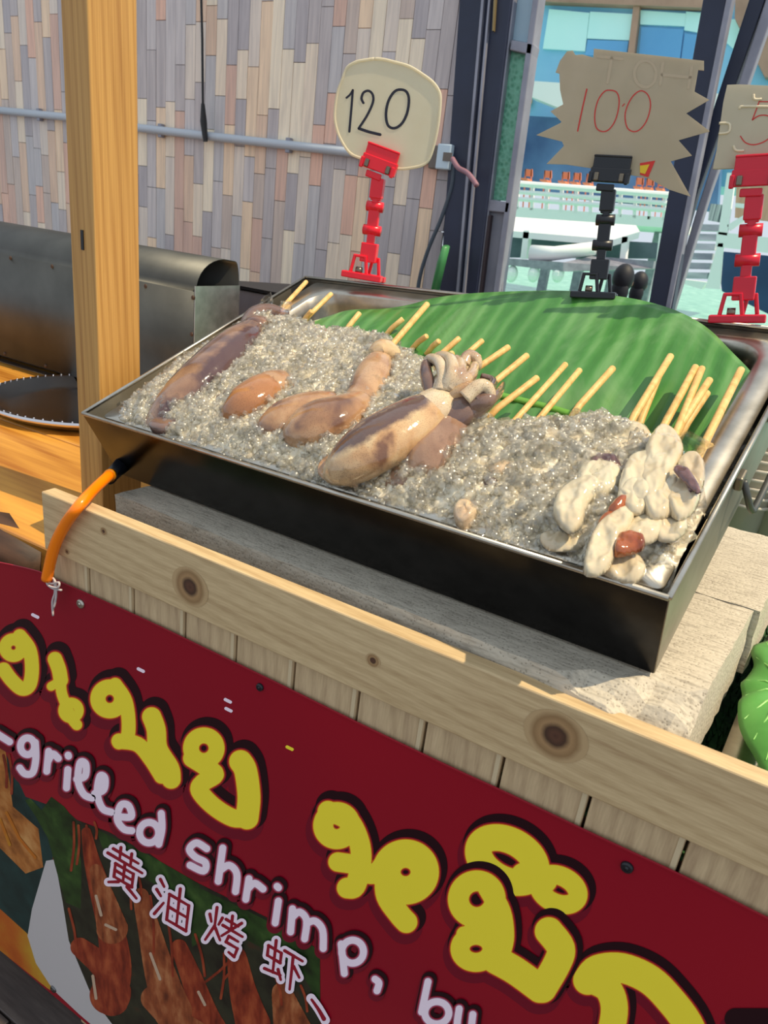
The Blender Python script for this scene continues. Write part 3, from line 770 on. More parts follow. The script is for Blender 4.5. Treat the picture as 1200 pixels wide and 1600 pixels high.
yellow = [
 [(C2(circ(42, 304, 26)), 1, 17), (C2([(62, 268), (92, 310), (100, 370), (92, 420), (68, 432), (36, 405), (12, 372)]), 0, 20), (C2([(10, 370), (30, 400)]), 0, 14)],
 [(C2([(172, 340), (184, 372), (190, 405)]), 0, 21), (C2([(160, 425), (185, 410)]), 0, 12), (C2([(190, 410), (194, 450), (222, 520), (240, 545)]), 0, 15), (C2(circ(222, 500, 25)), 1, 13)],
 [(C2(circ(343, 464, 37)), 1, 22), (C2([(360, 420), (392, 470), (402, 540), (396, 590), (372, 600)]), 0, 20), (C2([(372, 596), (430, 606), (470, 650), (505, 705)]), 0, 22), (C2([(474, 520), (488, 560), (494, 620), (530, 680), (535, 715)]), 0, 28), (C2(circ(515, 682, 26)), 1, 15)],
 [(C2(circ(637, 618, 40)), 1, 23), (C2([(600, 650), (640, 675), (672, 700), (634, 726), (624, 752), (668, 800), (728, 836), (772, 836)]), 0, 26), (C2([(772, 836), (778, 770), (768, 690), (752, 660)]), 0, 34)],
 [(C3(circ(122, 304, 34)), 1, 25), (C3([(100, 268), (150, 290), (178, 345), (182, 400), (168, 455), (148, 460)]), 0, 26), (C3([(125, 395), (160, 400)]), 0, 24), (C3([(175, 415), (215, 425), (240, 400)]), 0, 25), (C3(circ(294, 420, 48, 46)), 1, 38), (C3([(262, 380), (246, 430), (248, 480), (278, 525), (296, 545)]), 0, 28)],
 [(C3(circ(548, 390, 78, 48, .5)), 1, 40), (C3(circ(676, 464, 52, 34, .45)), 1, 28), (C3([(590, 430), (640, 440)]), 0, 40)],
 [(C3(circ(472, 488, 46)), 1, 31), (C3([(500, 460), (532, 520), (540, 580), (532, 620)]), 0, 30), (C3(circ(470, 612, 40, 34)), 1, 28), (C3([(440, 575), (500, 560), (530, 560)]), 0, 22), (C3([(520, 640), (570, 668), (630, 712)]), 0, 42), (C3([(636, 712), (672, 650), (682, 610), (652, 568)]), 0, 42)],
 [(C3([(750, 690), (775, 664), (835, 660), (905, 690), (960, 745), (1000, 800), (1020, 850)]), 0, 40), (C3([(760, 690), (800, 712), (816, 760), (806, 830)]), 0, 36)],
 [(C3([(1110, 800), (1190, 800)]), 0, 6)],
]
for li, gl in enumerate(yellow):
    mb = MB()
    wmax = max(w for _, _, w in gl)
    big = len(gl) > 1
    st_ = [(pts, w + (6 if li in (4, 7) else 1.5), c) for pts, c, w in gl]
    kb = 4.2 if li == 6 else 0
    mb.mi = 1; inked(mb, st_, 20 if big else 30, 1, -2, 8, step=1.6)
    mb.mi = 0; inked(mb, st_, 17 if big else 26, 2 + kb, 4 if kb else 5, -6 if kb else -8, step=1.6)
    if big:
        mb.mi = 2; inked(mb, st_, 7.5, 3 + kb, step=1.3)
        mb.mi = 3; inked(mb, st_, 3, 4 + kb, step=1.1)
        mb.mi = 4; inked(mb, st_, 0, 5 + .08 * li + kb, step=1.1)
    mb.build('letter', ink, ban)
W2 = 12.5
white = [
 [(C2([(-8, 574), (30, 598)]), 0)],
 [(C2(circ(86, 612, 22, 26)), 1), (C2([(110, 600), (112, 650), (102, 694), (78, 698), (62, 680)]), 0)],
 [(C2([(152, 628), (146, 690)]), 0), (C2([(152, 655), (165, 636), (182, 650)]), 0)],
 [(C2([(212, 685), (208, 742)]), 0), (C2([(213, 640), (214, 643)]), 0)],
 [(C2([(240, 715), (266, 705), (268, 668), (250, 664), (244, 720), (262, 762), (288, 774)]), 0)],
 [(C2([(296, 760), (324, 748), (328, 712), (312, 706), (304, 760), (320, 806), (348, 818)]), 0)],
 [(C2([(372, 832), (410, 832), (402, 798), (378, 796), (366, 838), (386, 870), (412, 876)]), 0)],
 [(C2(circ(466, 882, 30, 32)), 1), (C2([(504, 822), (506, 870), (496, 918)]), 0)],
 [(C2([(646, 932), (614, 914), (592, 934), (610, 958), (642, 976), (636, 1002), (594, 984)]), 0)],
 [(C2([(696, 930), (682, 1034)]), 0), (C2([(688, 1000), (716, 984), (740, 1010), (736, 1066)]), 0)],
 [(C2([(778, 1026), (768, 1090)]), 0), (C2([(776, 1056), (796, 1040), (822, 1058)]), 0)],
 [(C2([(870, 1096), (860, 1164)]), 0), (C2([(866, 1050), (870, 1054)]), 0)],
 [(C2([(914, 1120), (908, 1192)]), 0), (C2([(914, 1146), (936, 1130), (958, 1156), (952, 1214)]), 0), (C2([(958, 1166), (984, 1158), (1008, 1186), (1010, 1244)]), 0)],
 [(C2(circ(1102, 1254, 34, 36)), 1), (C2([(1066, 1230), (1076, 1322)]), 0)],
 [(C2([(1172, 1340), (1184, 1352), (1178, 1376)]), 0)],
 [(C3([(350, 694), (334, 770)]), 0), (C3(circ(372, 772, 30, 28)), 1)],
 [(C3([(428, 762), (424, 810), (450, 822)]), 0), (C3([(462, 776), (456, 830)]), 0)],
]
for gl in white:
    mb = MB()
    st_ = [(pts, W2, c) for pts, c in gl]
    mb.mi = 1; inked(mb, st_, 13, 6, -1, 4, step=1.3)
    mb.mi = 0; inked(mb, st_, 12, 7, 2, -3, step=1.3)
    mb.mi = 2; inked(mb, st_, 5, 8)
    mb.mi = 6; inked(mb, st_, 2, 9, step=.9)
    mb.mi = 5; inked(mb, st_, -1.5, 10, step=.9)
    mb.build('letter', ink, ban)
HAN = [((388, 1000), [[(.15, .15), (.85, .15)], [(.35, .02), (.35, .3)], [(.65, .02), (.65, .3)], [(.02, .32), (.98, .32)], [(.25, .46), (.75, .46), (.75, .78), (.25, .78), (.25, .46)], [(.25, .62), (.75, .62)], [(.5, .34), (.5, .78)], [(.38, .84), (.12, .98)], [(.62, .84), (.9, .98)]]),
 ((540, 1108), [[(.1, .08), (.22, .2)], [(.03, .36), (.16, .46)], [(.04, .95), (.25, .58)], [(.38, .3), (.92, .3), (.92, .92), (.38, .92), (.38, .3)], [(.65, .03), (.65, .92)], [(.38, .6), (.92, .6)]]),
 ((700, 1190), [[(.08, .3), (.14, .45)], [(.42, .22), (.34, .42)], [(.25, .05), (.24, .5), (.03, .95)], [(.27, .55), (.42, .76)], [(.52, .2), (.86, .2)], [(.68, .04), (.68, .38)], [(.45, .38), (1, .38)], [(.94, .08), (.45, .64)], [(.64, .55), (.9, .55)], [(.64, .55), (.58, .72), (.9, .72), (.84, .95), (.68, .92)]]),
 ((885, 1292), [[(.06, .28), (.42, .28), (.42, .52), (.06, .52), (.06, .28)], [(.25, .06), (.25, .84)], [(.02, .86), (.46, .8)], [(.38, .7), (.48, .9)], [(.5, .18), (1, .18)], [(.74, .18), (.74, 1)], [(.78, .42), (.96, .6)]])]
mb_sets = []
for (cx, cy), st_ in HAN:
    f = lambda u, v: ((cx + (u - .5) * 112 + (v - .5) * -14) / 2, 860 + (cy + (u - .5) * 66 + (v - .5) * 128) / 2)
    mb = MB()
    seg = [([f(*a), f(*b)], (5.2, 4), False) for s_ in st_ for a, b in zip(s_[:-1], s_[1:])]
    mb.mi = 5; inked(mb, seg, 10, 11, step=.9)
    mb.mi = 2; inked(mb, seg, 0, 12, step=.6)
    mb.build('letter', ink, ban)
mb = MB(); mb.mi = 5; inked(mb, [([(486, 1560), (497, 1575), (508, 1594)], 15, False)], 0, 11); mb.mi = 2; inked(mb, [([(487, 1562), (498, 1578), (506, 1592)], (4, 7), False)], 0, 12); mb.build('letter', ink, ban)

# printed picture of prawns on the banner
pr_g = noisy('print_green', [(.3, S(14, 26, 12)), (.55, S(42, 70, 28)), (.75, S(74, 104, 46))], 26, .4, bmp=0)
pr_d = noisy('print_dark', [(.3, S(22, 18, 16)), (.6, S(46, 48, 34)), (.75, S(70, 40, 26))], 30, .4)
pr_w = mat('print_plate', S(196, 190, 190), .4)
pr_y = noisy('print_flame', [(.3, S(196, 170, 50)), (.6, S(188, 96, 30)), (.8, S(150, 40, 24))], 7, .4)
pr_t = noisy('print_teal', [(.3, S(12, 34, 34)), (.7, S(30, 64, 62))], 20, .4)
pr_s = noisy('print_prawn', [(.3, S(96, 42, 24)), (.5, S(150, 76, 42)), (.7, S(188, 122, 78))], 24, .4, (3, 1, 1))
pr_s2 = noisy('print_prawn_red', [(.3, S(90, 24, 14)), (.5, S(140, 50, 28)), (.7, S(176, 84, 48))], 22, .4, (3, 1, 1))
pr_l = mat('print_gleam', S(196, 166, 140), .4)
pr_f = noisy('print_fried', [(.3, S(120, 66, 28)), (.5, S(178, 110, 52)), (.7, S(206, 150, 90))], 30, .4)
pmats = [pr_g, pr_d, pr_w, pr_y, pr_t, pr_s, pr_s2, pr_l, pr_f]
for m_ in pmats: bsdf(m_).inputs['Specular IOR Level'].default_value = .25
pic = MB()
fk_ = [0]
def flat(pts, k, mi):
    fk_[0] += 1; k = k * .6 + .06 * fk_[0]
    pic.mi = mi
    P = [bin_ @ bp(x / 2, 860 + y / 2, k) for x, y in pts]
    P = [V(p.x, p.y, max(p.z, zlow + .72)) for p in P]
    pic.add(P, [tuple(range(len(P)))])
pk_ = [0]
def pen(pts, w, k, mi):
    pk_[0] += 1; k = k + .02 * pk_[0]
    pic.mi = mi; ribbon(pic, [(x / 2, 860 + y / 2) for x, y in pts], w if not hasattr(w, '__len__') else [q / 2 for q in w], k)
flat([(-120, 560), (20, 640), (80, 770), (165, 800), (165, 1010), (130, 1130), (95, 1230), (0, 1150), (-120, 1060)], .5, 4)
flat([(-120, 1040), (0, 1120), (88, 1200), (120, 1300), (172, 1380), (150, 1370), (0, 1258), (-120, 1170)], .8, 3)
flat([(-90, 560), (14, 600), (40, 800), (120, 870), (135, 990), (80, 1010), (0, 930), (-90, 900)], .8, 8)
flat([(144, 970), (205, 960), (260, 1320), (330, 1440), (420, 1520), (330, 1520), (250, 1452), (165, 1372), (112, 1290), (86, 1205), (100, 1120)], 1, 2)
flat([(160, 770), (240, 842), (340, 880), (470, 950), (540, 1000), (700, 1080), (860, 1160), (1000, 1250), (1002, 1560), (380, 1520), (290, 1400), (215, 1220), (196, 1100), (170, 960)], 1.3, 1)
flat([(160, 770), (200, 800), (240, 850), (255, 1000), (252, 1120), (205, 1100), (176, 1000), (150, 900), (110, 830), (78, 780), (95, 775), (130, 812)], 1.6, 0)
flat([(300, 870), (360, 900), (480, 960), (620, 1040), (640, 1100), (560, 1080), (420, 1010), (320, 930)], 1.6, 0)
flat([(590, 1040), (720, 1100), (880, 1180), (1000, 1250), (1000, 1420), (930, 1300), (700, 1180), (600, 1240)], 1.6, 0)
for (a, wd, mi) in (([(270, 880), (285, 960), (310, 1050), (345, 1180), (360, 1300), (340, 1390)], [30, 120], 6), ([(300, 1000), (330, 1100), (350, 1180)], [40, 100], 5),
                    ([(250, 1240), (320, 1300), (360, 1370), (350, 1400)], [60, 110], 6), ([(440, 1080), (470, 1200), (500, 1320), (540, 1440)], [50, 120], 5),
                    ([(560, 1240), (600, 1340), (640, 1450), (660, 1500)], [50, 100], 6), ([(740, 1270), (760, 1380), (790, 1480)], [60, 110], 6), ([(880, 1380), (900, 1450), (920, 1520)], [60, 130], 5), ([(480, 1400), (560, 1480), (640, 1530)], [80, 90], 5)):
    pen(a, wd, 2.2 + .4 * (mi == 5), mi)
for a in ([(230, 850), (222, 1000)], [(245, 860), (240, 980)], [(270, 860), (280, 960)], [(295, 850), (300, 900)], [(395, 990), (410, 1120)], [(430, 1010), (440, 1090)], [(470, 1080), (480, 1260)], [(520, 1130), (540, 1330)], [(610, 1200), (640, 1330)], [(700, 1260), (690, 1400)], [(740, 1280), (700, 1340)], [(640, 1350), (720, 1280)], [(215, 1120), (240, 1260)], [(650, 1420), (650, 1500)], [(860, 1330), (880, 1420)], [(940, 1360), (960, 1440)], [(10, 640), (20, 740)], [(28, 640), (36, 760)]):
    pen([a[0], ((a[0][0] + a[1][0]) / 2 + 5, (a[0][1] + a[1][1]) / 2), a[1]], 4, 3, 6)
for a in ([(300, 1080), (316, 1140)], [(330, 1170), (362, 1185)], [(470, 1260), (500, 1340)], [(620, 1380), (640, 1420)], [(290, 1330), (300, 1400)], [(20, 820), (60, 900)], [(60, 900), (110, 960)], [(0, 840), (30, 920)]):
    pen(a, 4.5, 3.4, 7 if a[0][0] > 100 else 3)
pic.build('printed_picture', pmats, ban)
for q in ((110, 205), (440, 374), (712, 470), (714, 498), (905, 618)):
    mb = MB(); ribbon(mb, [(q[0] / 2 - 4, 860 + q[1] / 2 - 2), (q[0] / 2 + 4, 860 + q[1] / 2 + 2)], 5, 1); mb.build('sparkle', ink[5] if q[0] != 905 else ink[4], ban)
# screws and tie
def screw(q, r, m_, label, nm='screw'):
    p = bp(*q); e = MB(); e.smooth = True
    ro = Matrix.Rotation(pi / 2, 3, 'X')
    e.lathe((0, 0, 0), [(0, .0028), (r * .25, .0028), (r * .3, .0018), (r * .6, .0026), (r * .9, .002), (r, .0004), (r, 0)], 18, ro)
    return tag(e.build(nm, m_, mtx=T(p + V(0, -.0002, 0))), label, 'screw')
screw((127, 943), .0052, M['steel'], 'silver washer screw pinning the upper left of the red banner')
screw((84, 1545), .0055, M['steel_dark'], 'dark screw at the bottom edge of banner near the white plate print')
screw((407, 1073), .0038, M['black_plastic'], 'black nail head near top of banner above the first Thai word')
screw((980, 1354), .0045, M['black_plastic'], 'black nail head at top of banner above the last Thai letters')
tie = MB(); tie.smooth = True
for pts in ([(70, 905), (78, 912), (92, 910), (90, 918), (76, 915), (72, 906)], [(84, 905), (86, 925), (82, 940), (83, 962)], [(76, 915), (84, 920), (96, 922)], [(78, 900), (86, 908), (88, 930), (84, 950)]):
    tie.tube(smooth_path([ony(a, b, .4255 - .001 * i) for i, (a, b) in enumerate(pts)], 4), .0012, 6)
tag(tie.build('string_tie', mat('clear_string', S(190, 180, 180), .3)), 'whitish string tie knotted at the banner top by the orange hose', 'string')

# ------------------------------------------------------------------ STEEL TRAY
tray = thing('steel_tray', 'dark stainless steel folded tray full of crushed ice', 'tray', TRAY)
fl_ = .006
x0, x1, y0, y1 = -TW / 2, TW / 2, 0, TD
top = [V(x0, y0, 0), V(x1, y0, 0), V(x1, y1, 0), V(x0, y1, 0)]
bot = [V(x0 + fl_, y0 + fl_, -TH), V(x1 - fl_, y0 + fl_, -TH), V(x1 - fl_, y1 - fl_, -TH), V(x0 + fl_, y1 - fl_, -TH)]
for i, nm in enumerate(('front_wall', 'side_wall', 'back_wall', 'side_wall')):
    j = (i + 1) % 4
    P = [[top[i].lerp(top[j], t / 12).lerp(bot[i].lerp(bot[j], t / 12), u / 4) for t in range(13)] for u in range(5)]
    mb = MB(); mb.grid(P); mb.build(nm, M['steel_dim_front'] if i == 0 else M['steel_old'], tray, solid=.0014)
mb = MB(); mb.add(bot, [(0, 1, 2, 3)]); mb.build('bottom', M['steel_old'], tray, solid=.0014)
for i in range(4):
    a, b = top[i], top[(i + 1) % 4]
    rm_ = MB(); rm_.smooth = True; rm_.tube([a, b], .0022, 8); rm_.build('rolled_rim', M['steel'], tray)
h = MB(); h.smooth = True
hx = x1 + .001
hp = [V(hx + .004, .150, -.012), V(hx + .009, .147, -.024), V(hx + .012, .152, -.038), V(hx + .013, .166, -.044), V(hx + .013, .232, -.044), V(hx + .012, .247, -.038), V(hx + .009, .251, -.024), V(hx + .004, .248, -.012)]
h.tube(smooth_path(hp, 5), .0026, 8)
hd_ = h.build('handle', M['steel_blue'], tray)
for yy in (.150, .248):
    b_ = MB().box((hx + .0015, yy, -.012), (.006, .014, .012)).build('hinge', M['steel_old'], hd_, bevel=.0015)
sp_ = MB(); sp_.smooth = True
sp_.tube([tl(186, 730, 0) * 0 + V(x0 + .022, fl_ * .8 + .001, -TH + .017), V(x0 + .020, -.012, -TH + .012), V(x0 + .019, -.016, -TH + .010)], [.009, .0075, .007], 12)
sp_.build('drain_spout', M['black_plastic'], tray)
# inner pan with rounded corners
pan = thing('inner_pan', 'bright stainless pan with rounded corners set inside the dark tray', 'pan', TRAY)
def rrect(ax, bx, ay, by, r, z, n=8):
    out = []
    for cx, cy, a0 in ((bx - r, by - r, 0), (ax + r, by - r, pi / 2), (ax + r, ay + r, pi), (bx - r, ay + r, 3 * pi / 2)):
        for i in range(n + 1):
            a = a0 + pi / 2 * i / n
            out.append(V(cx + r * cos(a), cy + r * sin(a), z))
    return out
pax, pbx, pay, pby = -.288, .3035, .008, .3715
loops = [rrect(pax, pbx, pay, pby, .006, -.006), rrect(pax, pbx, pay, pby, .006, -.0035), rrect(pax + .026, pbx - .022, pay + .012, pby - .022, .03, -.0035), rrect(pax + .028, pbx - .024, pay + .014, pby - .024, .029, -.005),
         rrect(pax + .031, pbx - .027, pay + .017, pby - .027, .028, -.02), rrect(pax + .036, pbx - .032, pay + .022, pby - .034, .03, -.058), rrect(pax + .044, pbx - .040, pay + .03, pby - .044, .03, -.066)]
n = len(loops[0]); mb = MB(); mb.smooth = True
mb.add([p for l in loops for p in l], [(i * n + j, i * n + (j + 1) % n, (i + 1) * n + (j + 1) % n, (i + 1) * n + j) for i in range(len(loops) - 1) for j in range(n)] + [tuple(range((len(loops) - 1) * n, len(loops) * n))])
mb.build('basin', M['steel'], pan)

# hose
hs = thing('orange_hose', 'bright orange drain hose curving from tray corner to banner top', 'hose', T(TRAY @ V(x0 + .02, -.01, -TH + .012)))
iv = hs.matrix_world.inverted()
w0 = TRAY @ V(x0 + .0195, -.014, -TH + .011)
pts = [w0]
for (a, b), Y in zip(((172, 742), (150, 762), (124, 790), (100, 823), (84, 858), (73, 905)), (.492, .458, .4235, .4225, .4220, .4215)):
    pts.append(ony(a, b, Y))
P = smooth_path([iv @ p for p in pts], 8)
hb = MB(); hb.smooth = True; hb.tube(P[9:], .0056, 12); hb.build('tube', M['orange'], hs)
hb = MB(); hb.smooth = True; hb.tube(P[:10], .0064, 12); hb.build('tube_end', M['tube_end'], hs)
hb = MB(); hb.smooth = True; hb.tube(P[:3], .0078, 12); hb.build('clamp', M['black_plastic'], hs)

# ------------------------------------------------------------------ BANANA LEAF (tray frame)
def leafz(ly): return -.048 + (ly - .10) * .205
def leaf_pt(x, y):
    z = -.02
    for _ in range(8):
        p = tl(x, y, z); z = .6 * z + .4 * leafz(p.y)
    return V(p.x, p.y, leafz(p.y))
lt = [(478, 498), (510, 488), (545, 478), (600, 477), (640, 472), (680, 463), (740, 459), (830, 460), (900, 463), (960, 471), (1010, 480), (1060, 495), (1105, 519), (1145, 556), (1168, 578), (1177, 592), (1176, 610)]
lb = [(470, 510), (495, 512), (530, 525), (580, 545), (630, 570), (680, 620), (740, 680), (800, 710), (860, 725), (930, 735), (990, 745), (1030, 760), (1060, 780), (1080, 800), (1100, 770), (1125, 715), (1160, 655)]
lt_ = smooth_path([leaf_pt(*q) for q in lt], 9); lb_ = smooth_path([leaf_pt(*q) for q in lb], 9)
rows = 26; G = []
for j in range(rows + 1):
    t = j / rows; r_ = []
    for i, (a, b) in enumerate(zip(lt_, lb_)):
        p = a.lerp(b, t)
        ph = p.x * 2 * pi / .0185 + .9 * sin(p.y * 22) + 1.2 * sin(p.x * 31)
        env = min(1, t * 6) * min(1, (len(lt_) - 1 - i) / 8)
        z = .0010 * sin(ph) * (.6 + .4 * sin(p.x * 17 + p.y * 30)) * env + .0022 * sin(p.x * 23 + 1.3) * sin(p.y * 19) * env + .006 * (1 - t) ** 3 * sin(p.x * 9 + .4)
        r_.append(V(p.x, p.y, p.z + z))
    G.append(r_)
lm = mat('banana_leaf', rough=.34)
lv = coords(lm)
ridg = N(lm, 'ShaderNodeTexWave'); ridg.wave_type = 'BANDS'; ridg.bands_direction = 'X'
ridg.inputs['Scale'].default_value = 15; ridg.inputs['Distortion'].default_value = 3.5; ridg.inputs['Detail'].default_value = 2; ridg.inputs['Detail Scale'].default_value = .6
L(lm, lv, ridg.inputs['Vector'])
lc = ramp(lm, noise(lm, coords(lm, (1.6, .8, 1)), 8, 5, .62, .6), [(.3, S(48, 102, 38)), (.5, S(72, 132, 60)), (.68, S(126, 166, 112))])
L(lm, mixc(lm, .30, lc, ramp(lm, ridg.outputs['Fac'], [(.1, S(34, 90, 28)), (.6, S(66, 128, 52)), (1, S(118, 164, 100))])), bsdf(lm).inputs['Base Color'])  # pale ridge streaks put the leaf's highlights into its colour
fine = noise(lm, coords(lm, (400, 12, 1)), 1, 2)
bump(lm, fine, .25, .001)
leaf = thing('banana_leaf', 'large green banana leaf lining the back of the tray', 'leaf', TRAY)
mb = MB(); mb.smooth = True; mb.grid(G); mb.build('blade', lm, leaf, solid=.0007)
mb = MB(); mb.smooth = True
mrp = [leaf_pt(*q) + V(0, 0, .002) for q in ((700, 600), (790, 622), (860, 640), (910, 655), (980, 670), (1060, 700), (1100, 720))]
mb.tube(smooth_path(mrp, 6), [.004] * 37, 8, flat=.6); mb.build('midrib', mat('midrib', S(104, 164, 60), .4), leaf)

# ------------------------------------------------------------------ ICE
bpt = [(-.33, .30), (-.275, .286), (-.165, .272), (-.085, .276), (-.04, .255), (.009, .228), (.06, .20), (.106, .165), (.121, .158), (.168, .185), (.194, .204), (.218, .200), (.261, .168), (.29, .135), (.33, .12)]
def yb(x):
    for (a, b), (c, d) in zip(bpt[:-1], bpt[1:]):
        if x <= c: return b + (d - b) * (x - a) / (c - a)
    return bpt[-1][1]
def hsh(x, y): return sin(x * 71 + 1.3) * sin(y * 63 + .7) * .5 + sin(x * 131 + y * 47) * .3 + sin(x * 37 - y * 151 + 2) * .3
def icez(x, y):
    d = yb(x) - y                       # inside depth from back border
    t = max(0.0, min(1.0, (d + .012) / .055)); t = t * t * (3 - 2 * t)
    z = -.052 + t * (.058 + .010 * sin(pi * max(0, min(1, y / max(.05, yb(x))))))
    e = min(1.0, max(0.0, (y - .004) / .03)); z = z * e + (-.010) * (1 - e)
    l = min(1.0, max(0.0, (x + .306) / .05)); z -= (1 - l) * .030
    r_ = min(1.0, max(0.0, (.300 - x) / .04)); z -= (1 - r_) * .016
    return z + .0022 * hsh(x, y)
nx, ny = 300, 150
gx_ = np.linspace(-.3045, .3045, nx + 1); gy_ = np.linspace(.0045, .3045, ny + 1)
P = np.zeros((ny + 1, nx + 1, 3))
for j in range(ny + 1):
    for i in range(nx + 1):
        P[j, i] = (gx_[i], gy_[j], max(-.07, icez(gx_[i], gy_[j])))
cell = RNG.uniform(-1, 1, (ny // 2 + 2, nx // 2 + 2))            # chips about two grid steps wide
P[:, :, 2] += .0016 * np.kron(cell, np.ones((2, 2)))[:ny + 1, :nx + 1] + .0010 * RNG.uniform(-1, 1, (ny + 1, nx + 1))
P[1:-1, 1:-1, :2] += .0007 * RNG.uniform(-1, 1, (ny - 1, nx - 1, 2))
ii, jj = np.meshgrid(np.arange(nx), np.arange(ny)); a_ = (jj * (nx + 1) + ii).reshape(-1)
tri = np.concatenate([np.stack([a_, a_ + 1, a_ + nx + 2], 1), np.stack([a_, a_ + nx + 2, a_ + nx + 1], 1)])
icm = mat('ice_bed', rough=.16)
ic_v = coords(icm)
vo = N(icm, 'ShaderNodeTexVoronoi'); vo.inputs['Scale'].default_value = 165; L(icm, ic_v, vo.inputs['Vector'])
sp3 = N(icm, 'ShaderNodeSeparateColor'); L(icm, vo.outputs['Color'], sp3.inputs[0])
chipc = ramp(icm, sp3.outputs[0], [(0, S(150, 132, 106)), (.25, S(206, 192, 164)), (.65, S(232, 222, 198)), (1, S(250, 246, 232))])
L(icm, mixc(icm, .6, ramp(icm, noise(icm, ic_v, 22, 4), [(.3, S(184, 162, 130)), (.5, S(222, 208, 180)), (.7, S(238, 228, 206))]), chipc), bsdf(icm).inputs['Base Color'])
bsdf(icm).inputs['Specular IOR Level'].default_value = .7
bsdf(icm).inputs['Coat Weight'].default_value = .8
bsdf(icm).inputs['Coat Roughness'].default_value = .14
bump(icm, sp3.outputs[1], .9, .004)
def fastmesh(name, vs, fs, m_, parent, kind=None):
    me = bpy.data.meshes.new(name); vs = np.asarray(vs, float).reshape(-1, 3); fs = np.asarray(fs, np.int32)
    me.vertices.add(len(vs)); me.vertices.foreach_set('co', vs.reshape(-1))
    me.loops.add(fs.size); me.loops.foreach_set('vertex_index', fs.reshape(-1))
    me.polygons.add(len(fs)); me.polygons.foreach_set('loop_start', np.arange(0, fs.size, 3, dtype=np.int32))
    me.materials.append(m_); me.update(calc_edges=True)
    o = bpy.data.objects.new(name, me); COL.objects.link(o); o.parent = parent
    if kind: o['kind'] = kind
    return o
ice = thing('crushed_ice', 'heap of glittering crushed ice around the squid in the steel tray', 'ice', TRAY)
fastmesh('ice_bed', P, tri, icm, ice, 'stuff')
icg = mat('ice_chip', (.97, .97, .95, 1), .03, IOR=1.31, Transmission_Weight=1.0)
tlc = N(icg, 'ShaderNodeBsdfTranslucent'); tlc.inputs[0].default_value = (.97, .94, .87, 1)
mk = N(icg, 'ShaderNodeBsdfTransparent'); mk.inputs[0].default_value = (.985, .985, .97, 1)
m0 = N(icg, 'ShaderNodeMixShader'); m0.inputs[0].default_value = .30; L(icg, mk.outputs[0], m0.inputs[1]); L(icg, tlc.outputs[0], m0.inputs[2])
ma = N(icg, 'ShaderNodeMixShader'); ma.inputs[0].default_value = .09; L(icg, m0.outputs[0], ma.inputs[1]); L(icg, bsdf(icg).outputs[0], ma.inputs[2])
gl_ = N(icg, 'ShaderNodeBsdfGlossy'); gl_.inputs['Roughness'].default_value = .17
fr = N(icg, 'ShaderNodeFresnel'); fr.inputs[0].default_value = 2.0
gb_ = N(icg, 'ShaderNodeNewGeometry'); inv_ = N(icg, 'ShaderNodeMath', operation='SUBTRACT'); inv_.inputs[0].default_value = 1; L(icg, gb_.outputs['Backfacing'], inv_.inputs[1])
fm_ = N(icg, 'ShaderNodeMath', operation='MULTIPLY'); L(icg, fr.outputs[0], fm_.inputs[0]); L(icg, inv_.outputs[0], fm_.inputs[1])
m1 = N(icg, 'ShaderNodeMixShader'); L(icg, fm_.outputs[0], m1.inputs[0]); L(icg, ma.outputs[0], m1.inputs[1]); L(icg, gl_.outputs[0], m1.inputs[2])
L(icg, m1.outputs[0], icg.node_tree.nodes['Material Output'].inputs[0])
icl = mat('ice_lump', (.97, .98, .97, 1), .03, IOR=1.31, Transmission_Weight=1.0)
_t = N(icl, 'ShaderNodeBsdfTransparent'); _m = N(icl, 'ShaderNodeMixShader'); _m.inputs[0].default_value = .45
L(icl, _t.outputs[0], _m.inputs[1]); L(icl, bsdf(icl).outputs[0], _m.inputs[2]); L(icl, _m.outputs[0], icl.node_tree.nodes['Material Output'].inputs[0])
cube_v = np.array([[x, y, z] for x in (-1, 1) for y in (-1, 1) for z in (-1, 1)], float) * .5
cube_f = np.array([(0, 1, 3), (0, 3, 2), (4, 6, 7), (4, 7, 5), (0, 4, 5), (0, 5, 1), (2, 3, 7), (2, 7, 6), (0, 2, 6), (0, 6, 4), (1, 5, 7), (1, 7, 3)])
def chips(pos, size, name, parent, m_):
    n = len(pos)
    q = RNG.normal(size=(n, 4)); q /= np.linalg.norm(q, axis=1, keepdims=True)
    a, b, c, d = q.T
    Rm = np.stack([np.stack([1 - 2 * (c * c + d * d), 2 * (b * c - a * d), 2 * (b * d + a * c)], 1), np.stack([2 * (b * c + a * d), 1 - 2 * (b * b + d * d), 2 * (c * d - a * b)], 1), np.stack([2 * (b * d - a * c), 2 * (c * d + a * b), 1 - 2 * (b * b + c * c)], 1)], 1)
    base = cube_v[None] + RNG.uniform(-.2, .2, (n, 8, 3))
    base *= (size[:, None] * RNG.uniform(.6, 1.25, (n, 3)))[:, None, :]
    vs = np.einsum('nij,nkj->nki', Rm, base) + pos[:, None, :]
    fs = (cube_f[None] + (np.arange(n) * 8)[:, None, None]).reshape(-1, 3)
    me = bpy.data.meshes.new(name)
    me.vertices.add(n * 8); me.vertices.foreach_set('co', vs.reshape(-1))
    me.loops.add(len(fs) * 3); me.loops.foreach_set('vertex_index', fs.reshape(-1).astype(np.int32))
    me.polygons.add(len(fs)); me.polygons.foreach_set('loop_start', np.arange(0, len(fs) * 3, 3, dtype=np.int32))
    me.materials.append(m_); me.update(calc_edges=True)
    o = bpy.data.objects.new(name, me); COL.objects.link(o); o.parent = parent; o['kind'] = 'stuff'
    return o
pos = []; siz = []
